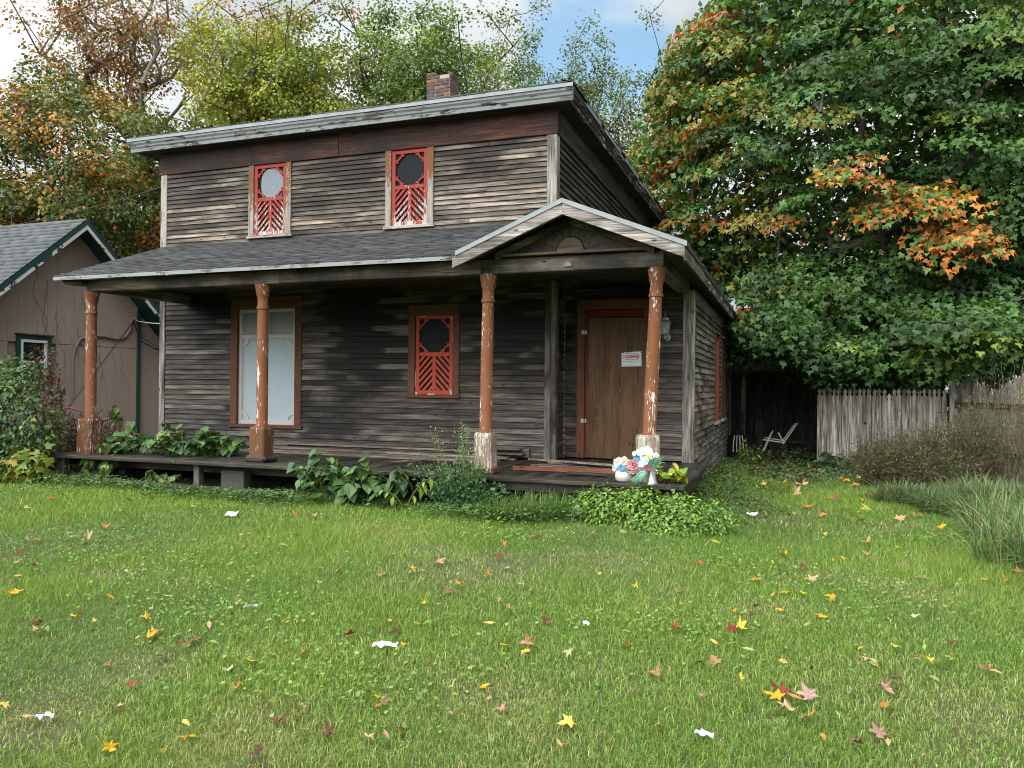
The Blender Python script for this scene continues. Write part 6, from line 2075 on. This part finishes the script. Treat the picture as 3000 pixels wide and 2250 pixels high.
def fallen(u, v, kind, shape, size, label=None):
    p = gp(u, v)
    me = random.choice(LM[shape])
    o = bpy.data.objects.new('fallen_leaf', me)
    COL.objects.link(o)
    o.location = (p.x, p.y, p.z + random.uniform(.034, .052))
    o.rotation_euler = (R(random.gauss(0, 15)), R(random.gauss(0, 15)), random.uniform(0, 6.28))
    s = size * random.uniform(.66, .88)
    o.scale = (s * random.uniform(.62, 1), s * random.uniform(.8, 1), s)
    c = random.choice(LC[kind])
    k = random.uniform(.6, .95)
    o.color = (c[0] * k, c[1] * k, c[2] * k, 1)
    shp = 'maple leaf' if shape == 'maple' else 'oval leaf'
    kw = {'yellow': 'bright yellow', 'tan': 'dry tan', 'orange': 'orange', 'red': 'dark red', 'brown': 'shrivelled brown', 'pale': 'pale greenish', 'green': 'still green', 'pink': 'pinkish tan'}[kind]
    tag(o, label or f'{kw} fallen {shp} lying on the lawn', 'leaf', kw + ' ' + shp.replace('leaf', 'leaves') + ' fallen on the lawn')


# the ones that can be made out singly in the photograph
for (u, v, k, s, z, lab) in (
        (430, 1825, 'yellow', 'maple', .115, 'large bright yellow maple leaf on the left lawn, upper of a pair'), (450, 1885, 'yellow', 'maple', .10, 'large bright yellow maple leaf on the left lawn, lower of a pair'),
        (235, 1822, 'yellow', 'maple', .085, None), (115, 1832, 'red', 'maple', .105, 'bright red maple leaf at the left edge of the lawn'), (120, 1862, 'tan', 'maple', .13, None), (20, 1712, 'red', 'oval', .09, None), (60, 1700, 'tan', 'oval', .11, None),
        (680, 1980, 'pale', 'oval', .17, 'large pale oval leaf in the left foreground grass'), (55, 1662, 'pale', 'oval', .16, None), (375, 1690, 'pale', 'oval', .10, None), (420, 1684, 'pale', 'oval', .10, None), (330, 1768, 'orange', 'oval', .14, None),
        (490, 1765, 'pale', 'oval', .11, None), (570, 1895, 'brown', 'maple', .12, None), (710, 2035, 'orange', 'maple', .085, None), (845, 1842, 'yellow', 'maple', .075, None), (555, 2145, 'yellow', 'oval', .08, None), (338, 2218, 'yellow', 'maple', .085, 'yellow maple leaf near the bottom left corner of the lawn'),
        (890, 2118, 'brown', 'oval', .11, None), (905, 2170, 'tan', 'maple', .07, None), (760, 2240, 'brown', 'maple', .1, None), (1148, 1835, 'yellow', 'oval', .13, None), (1100, 1832, 'yellow', 'oval', .10, None), (1232, 1846, 'yellow', 'oval', .11, None), (1437, 1848, 'yellow', 'oval', .11, None),
        (1160, 1868, 'tan', 'maple', .12, None), (1035, 1882, 'red', 'maple', .10, None), (1485, 1910, 'yellow', 'oval', .11, None), (1545, 1905, 'tan', 'maple', .12, None), (1215, 1682, 'yellow', 'maple', .11, None), (1120, 1700, 'tan', 'maple', .12, None), (1490, 1675, 'pale', 'oval', .16, None), (1435, 1695, 'orange', 'maple', .10, None),
        (1485, 1615, 'orange', 'maple', .11, 'orange maple leaf on the lawn in front of the third column'), (1355, 1728, 'yellow', 'maple', .10, None), (1295, 1665, 'pink', 'maple', .14, None),
        (1115, 2063, 'yellow', 'maple', .07, None), (1120, 2093, 'orange', 'oval', .08, None), (1330, 2110, 'pink', 'oval', .09, None), (1665, 2140, 'yellow', 'maple', .115, 'yellow maple leaf upright in the centre foreground'), (1660, 2212, 'yellow', 'maple', .07, None), (1180, 2160, 'tan', 'maple', .07, None),
        (2028, 2225, 'yellow', 'oval', .12, 'small yellow oval leaf beside the white scrap at the bottom edge'), (2098, 1950, 'tan', 'maple', .115, 'tan maple leaf left of centre in the right foreground'), (2060, 1958, 'brown', 'maple', .10, None), (2305, 1745, 'yellow', 'maple', .12, 'bright yellow maple leaf at the top of a cluster on the right lawn'), (2360, 1752, 'yellow', 'maple', .09, None),
        (2270, 1755, 'yellow', 'oval', .09, None), (2435, 1765, 'yellow', 'maple', .11, None), (2412, 1820, 'yellow', 'maple', .115, None), (2230, 1772, 'green', 'maple', .12, 'still green maple leaf lying on the right lawn'), (2310, 1762, 'green', 'oval', .12, None),
        (2790, 1900, 'tan', 'maple', .11, None), (2910, 1990, 'tan', 'maple', .15, 'large tan-orange maple leaf at the right edge of the lawn'), (2560, 1950, 'tan', 'maple', .12, None), (2790, 1945, 'green', 'maple', .10, None), (2690, 1945, 'orange', 'oval', .06, None), (2695, 1955, 'tan', 'oval', .07, None),
        (2295, 2045, 'red', 'maple', .13, 'orange-red maple leaf in the heap in the right foreground'), (2270, 2065, 'yellow', 'maple', .12, None), (2375, 2070, 'pink', 'maple', .15, 'large curled pinkish leaf in the heap in the right foreground'), (2340, 2075, 'orange', 'oval', .13, None), (2375, 2125, 'orange', 'maple', .13, None), (2310, 2105, 'tan', 'maple', .10, None),
        (2605, 2040, 'pink', 'maple', .11, None), (2600, 2015, 'red', 'oval', .05, None), (2600, 2090, 'orange', 'oval', .14, 'rusty orange oval leaf in the right foreground'), (2585, 2180, 'pink', 'maple', .12, None), (2420, 2190, 'orange', 'oval', .09, None), (2385, 1980, 'brown', 'oval', .10, None), (2245, 1960, 'yellow', 'oval', .09, None), (2300, 1962, 'yellow', 'oval', .08, None), (2200, 1920, 'pale', 'oval', .09, None),
        (2960, 1720, 'orange', 'maple', .13, None), (2985, 1690, 'tan', 'maple', .13, None), (2945, 1620, 'yellow', 'maple', .12, None), (2970, 1800, 'tan', 'oval', .13, None), (2720, 1717, 'yellow', 'oval', .09, None), (2685, 1712, 'pink', 'oval', .12, None),
        (2540, 1602, 'tan', 'maple', .14, None), (2750, 1628, 'tan', 'maple', .13, None), (2915, 1657, 'tan', 'maple', .11, None), (2635, 1613, 'yellow', 'oval', .13, None), (2415, 1577, 'yellow', 'maple', .11, None), (2300, 1637, 'yellow', 'maple', .14, None), (2345, 1680, 'tan', 'maple', .16, None), (2390, 1712, 'tan', 'maple', .12, None), (2215, 1715, 'orange', 'maple', .11, None),
        (2040, 1545, 'red', 'maple', .15, 'dark red maple leaf at the foot of the bright green bush'), (2045, 1558, 'yellow', 'maple', .13, None), (2108, 1562, 'orange', 'maple', .14, None), (2100, 1602, 'yellow', 'oval', .12, None), (2048, 1662, 'red', 'oval', .09, None), (2055, 1665, 'orange', 'oval', .10, None), (2115, 1645, 'yellow', 'oval', .09, None),
        (445, 1465, 'brown', 'maple', .24, 'big heap-like shrivelled brown leaf by the left porch weeds'), (475, 1470, 'orange', 'maple', .16, None), (385, 1475, 'red', 'maple', .13, None), (570, 1495, 'yellow', 'maple', .13, None), (160, 1472, 'orange', 'maple', .12, None), (862, 1517, 'orange', 'maple', .15, None), (920, 1525, 'tan', 'maple', .14, None), (315, 1553, 'orange', 'maple', .12, None),
        (262, 1595, 'tan', 'maple', .17, None), (80, 1592, 'tan', 'maple', .12, None), (65, 1628, 'red', 'maple', .10, None), (230, 1620, 'red', 'oval', .09, None), (865, 1580, 'tan', 'maple', .13, None), (135, 1745, 'brown', 'oval', .11, None), (570, 1632, 'red', 'oval', .08, None), (775, 1592, 'yellow', 'oval', .1, None), (1550, 1510, 'orange', 'maple', .13, None), (1630, 1520, 'tan', 'maple', .16, None), (1745, 1527, 'tan', 'maple', .14, None), (1840, 1545, 'tan', 'maple', .14, None), (1890, 1530, 'yellow', 'maple', .12, None), (1560, 1585, 'tan', 'maple', .11, None)):
    fallen(u, v, k, s, z, lab)
rr_ = random.Random(5)
for i in range(165):
    v = 1445 + (rr_.random() ** 1.7) * 780
    u = rr_.uniform(10, 2990)
    if v < 1480 and u > 2000: v += 60
    if v < 1560 and 1680 < u < 2140: continue
    if u > 2560 and v < 1580: continue
    k = rr_.choices(['yellow', 'tan', 'orange', 'red', 'brown', 'pale', 'pink'], [.27, .27, .16, .07, .09, .06, .08])[0]
    fallen(u, v, k, rr_.choices(['maple', 'oval'], [.66, .34])[0], rr_.uniform(.055, .115))
# leaves on the path under the maple
for i in range(45):
    p = (rr_.uniform(-.5, 2.0), rr_.uniform(9.0, 15.8))
    pr = pt(1500, 1500, 5)
    o = bpy.data.objects.new('fallen_leaf', rr_.choice(LM['maple']))
    COL.objects.link(o)
    o.location = (p[0], p[1], float(gz(*p)) + .05)
    o.rotation_euler = (R(rr_.gauss(0, 20)), R(rr_.gauss(0, 20)), rr_.uniform(0, 6.28))
    s = rr_.uniform(.08, .14)
    o.scale = (s, s, s)
    c = rr_.choice(LC['tan'] + LC['yellow'] + LC['orange'])
    o.color = (*c, 1)
    tag(o, 'fallen maple leaf on the shaded grass between the house and the brush', 'leaf', 'maple leaves on the shaded grass path')

# ------------------------------------------------------------------ litter
def scrap(u, v, w, h, label, rz=0.0, mat='litter', name='paper_scrap', cat='litter', crumple=.012):
    p = gp(u, v)
    r = random.Random(int(u))
    m = MB()
    nx, ny = 7, 4
    Mx = Matrix.Translation((p.x, p.y, p.z + .05)) @ Matrix.Rotation(rz, 4, 'Z') @ Matrix.Rotation(R(18), 4, 'X')
    vs = [Mx @ Vector(((i / (nx - 1) - .5) * w * .8 + r.uniform(-.1, .1) * w / nx, (j / (ny - 1) - .5) * h * .8 * (1 - .25 * r.random()) + r.uniform(-.06, .06) * h, r.uniform(-crumple, crumple))) for i in range(nx) for j in range(ny)]
    fs = [(i * ny + j, (i + 1) * ny + j, (i + 1) * ny + j + 1, i * ny + j + 1) for i in range(nx - 1) for j in range(ny - 1)]
    m.add(vs, fs)
    return put(name, m, mat, None, label, cat, origin=tuple(p))


scrap(683, 1517, .16, .13, 'crumpled white paper on the left lawn below the porch', YAW)
scrap(1136, 1913, .17, .06, 'long torn white paper strip in the middle of the lawn', YAW)
scrap(2207, 1518, .15, .10, 'white paper scrap on the grass right of the bright bush', YAW - .2)
scrap(2072, 2180, .10, .035, 'small white paper scrap in the bottom right foreground', YAW - .5)
scrap(1724, 1848, .05, .05, 'tiny white litter scrap right of the lawn centre', .5)
scrap(742, 1797, .12, .012, 'thin white drinking straw on the left lawn', YAW + .3, name='straw')
scrap(142, 2128, .10, .04, 'white curled plastic scrap in the bottom left foreground', .4)
# fallen artificial white blossoms under the deck edge
def petals(m, c, r, n, normal, cup=.25, wide=.5):
    nrmv = Vector(normal).normalized()
    a = nrmv.orthogonal().normalized()
    b = nrmv.cross(a)
    c = Vector(c)
    for k in range(n):
        q = 2 * math.pi * k / n + random.uniform(-.15, .15)
        d = a * math.cos(q) + b * math.sin(q)
        s = nrmv.cross(d)
        w = r * wide
        m.add([c, c + d * r * .45 + s * w * .5 + nrmv * r * cup * .4, c + d * r * .85 + s * w * .42 + nrmv * r * cup, c + d * r + nrmv * r * cup * 1.05, c + d * r * .85 - s * w * .42 + nrmv * r * cup, c + d * r * .45 - s * w * .5 + nrmv * r * cup * .4],
              [(0, 1, 5), (1, 2, 4, 5), (2, 3, 4)])
    return m


for (u, v, z, lab) in ((1652, 1472, .19, 'white artificial blossom lying in the weeds below the deck'), (1690, 1498, .10, 'small white artificial blossom fallen left of the bright bush')):
    p = gp(u, v + 25)
    m = MB()
    for k in range(7 if z > .15 else 4):
        petals(m, p + Vector((random.uniform(-.05, .05), random.uniform(-.04, .04), z + random.uniform(-.05, .06))), .05, 5, (random.uniform(-.6, .6), -1, .5))
    put('artificial_blossom', m, 'petal_white', None, lab, 'flower', origin=tuple(p))

# ------------------------------------------------------------------ the two memorial vases on the deck corner
def blades_mb(c, n, L, spread, rise, rad=.004, seed=0):
    r = random.Random(seed)
    m = MB()
    for k in range(n):
        q = r.uniform(0, 2 * math.pi)
        e = Vector(c) + Vector((math.cos(q) * spread * r.uniform(.3, 1), math.sin(q) * spread * .7 * r.uniform(.3, 1), rise * r.uniform(.5, 1.1)))
        mid = Vector(c).lerp(e, .5) + Vector((0, 0, .25 * L))
        m.tube([c, mid, e], [rad, rad * 1.3, rad * .3], 4)
    return m


v1 = Vector((-1.66, 8.24, DZ + .002))
t1 = thing('flower_vase', 'white pumpkin-shaped vase with cream, blue and pink artificial flowers', 'vase', tuple(v1))
put('pot', MB().lathe([(.055, 0), (.082, .02), (.092, .06), (.088, .10), (.066, .128), (.040, .134), (.036, .120)], tuple(v1), 32, None, lambda q, z: 1 + .035 * abs(math.sin(4 * q))), 'pot_white', t1, smooth=True)
for (dx, dy, dz, r, n, mat) in ((-.05, -.02, .19, .060, 6, 'petal_cream'), (.03, -.03, .20, .055, 6, 'petal_cream'), (-.01, -.06, .155, .045, 7, 'petal_blue'), (.05, -.05, .15, .05, 6, 'petal_slate'), (-.085, -.02, .14, .045, 5, 'petal_paleblue'), (.10, -.04, .185, .065, 7, 'petal_pink'),
                                (.115, -.05, .19, .035, 6, 'petal_rose'), (.105, -.06, .125, .045, 5, 'petal_pink'), (-.055, 0, .245, .022, 6, 'petal_white'), (-.085, 0, .22, .03, 5, 'petal_white'), (.0, .02, .235, .04, 5, 'petal_cream')):
    m = petals(MB(), v1 + Vector((dx, dy, dz)), r, n, (random.uniform(-.4, .4), -1, .55), .3, .9)
    petals(m, v1 + Vector((dx, dy - .008, dz + .004)), r * .6, max(4, n - 2), (random.uniform(-.3, .3), -1, .4), .5, .9)
    put('flower', m, mat, t1)
put('greenery', blades_mb(v1 + Vector((0, 0, .12)), 26, .1, .15, .08, .003, 1), 'stem_green', t1)
v2 = Vector((-1.35, 8.20, DZ + .002))
t2 = thing('flower_vase', 'flared galvanised metal vase with pale blue and white artificial flowers', 'vase', tuple(v2))
put('pot', MB().lathe([(.068, 0), (.066, .008), (.050, .03), (.042, .08), (.040, .14), (.044, .175), (.036, .170)], tuple(v2), 28), 'galvanised', t2, smooth=True)
put('handle', MB().tube([v2 + Vector((.04, -.01, .15)), v2 + Vector((.062, -.02, .14)), v2 + Vector((.058, -.02, .115)), v2 + Vector((.044, -.012, .11))], .006, 6), 'galvanised', t2, smooth=True)
put('spiky_leaves', blades_mb(v2 + Vector((0, 0, .15)), 60, .1, .15, .15, .004, 2), 'fake_green', t2)
m = MB()
r = random.Random(9)
for k in range(34):
    e = v2 + Vector((r.uniform(-.22, -.10), r.uniform(-.10, -.03), r.uniform(.0, .05)))
    m.tube([v2 + Vector((-.03, -.02, .15)), v2.lerp(e, .5) + Vector((0, -.02, .10 + r.uniform(-.02, .02))), e], [.003, .004, .001], 4)
put('spiky_leaves', m, 'fake_green', t2)
for (dx, dy, dz, rr2, n, mat) in ((-.12, .02, .33, .055, 5, 'petal_paleblue'), (-.06, .02, .34, .06, 5, 'petal_white'), (-.10, .0, .29, .045, 5, 'petal_white'), (-.07, -.03, .24, .05, 5, 'petal_paleblue'), (-.10, -.04, .21, .045, 5, 'petal_white'), (-.03, .0, .275, .04, 5, 'petal_white'),
                                  (-.17, .03, .27, .045, 6, 'petal_blue'), (-.155, .03, .25, .04, 6, 'petal_blue'), (-.04, -.01, .285, .03, 6, 'petal_yellow'), (.0, .0, .29, .045, 5, 'petal_cream'), (-.035, -.05, .165, .035, 6, 'petal_rose'), (.04, .0, .30, .035, 5, 'petal_white'), (-.19, .02, .31, .03, 5, 'petal_white')):
    m = petals(MB(), v2 + Vector((dx, dy, dz)), rr2, n, (random.uniform(-.4, .4), -1, .5), .25, .85)
    put('flower', m, mat, t2)
put('stems', blades_mb(v2 + Vector((-.02, 0, .15)), 20, .1, .14, .17, .0025, 4), 'stem_green', t2)
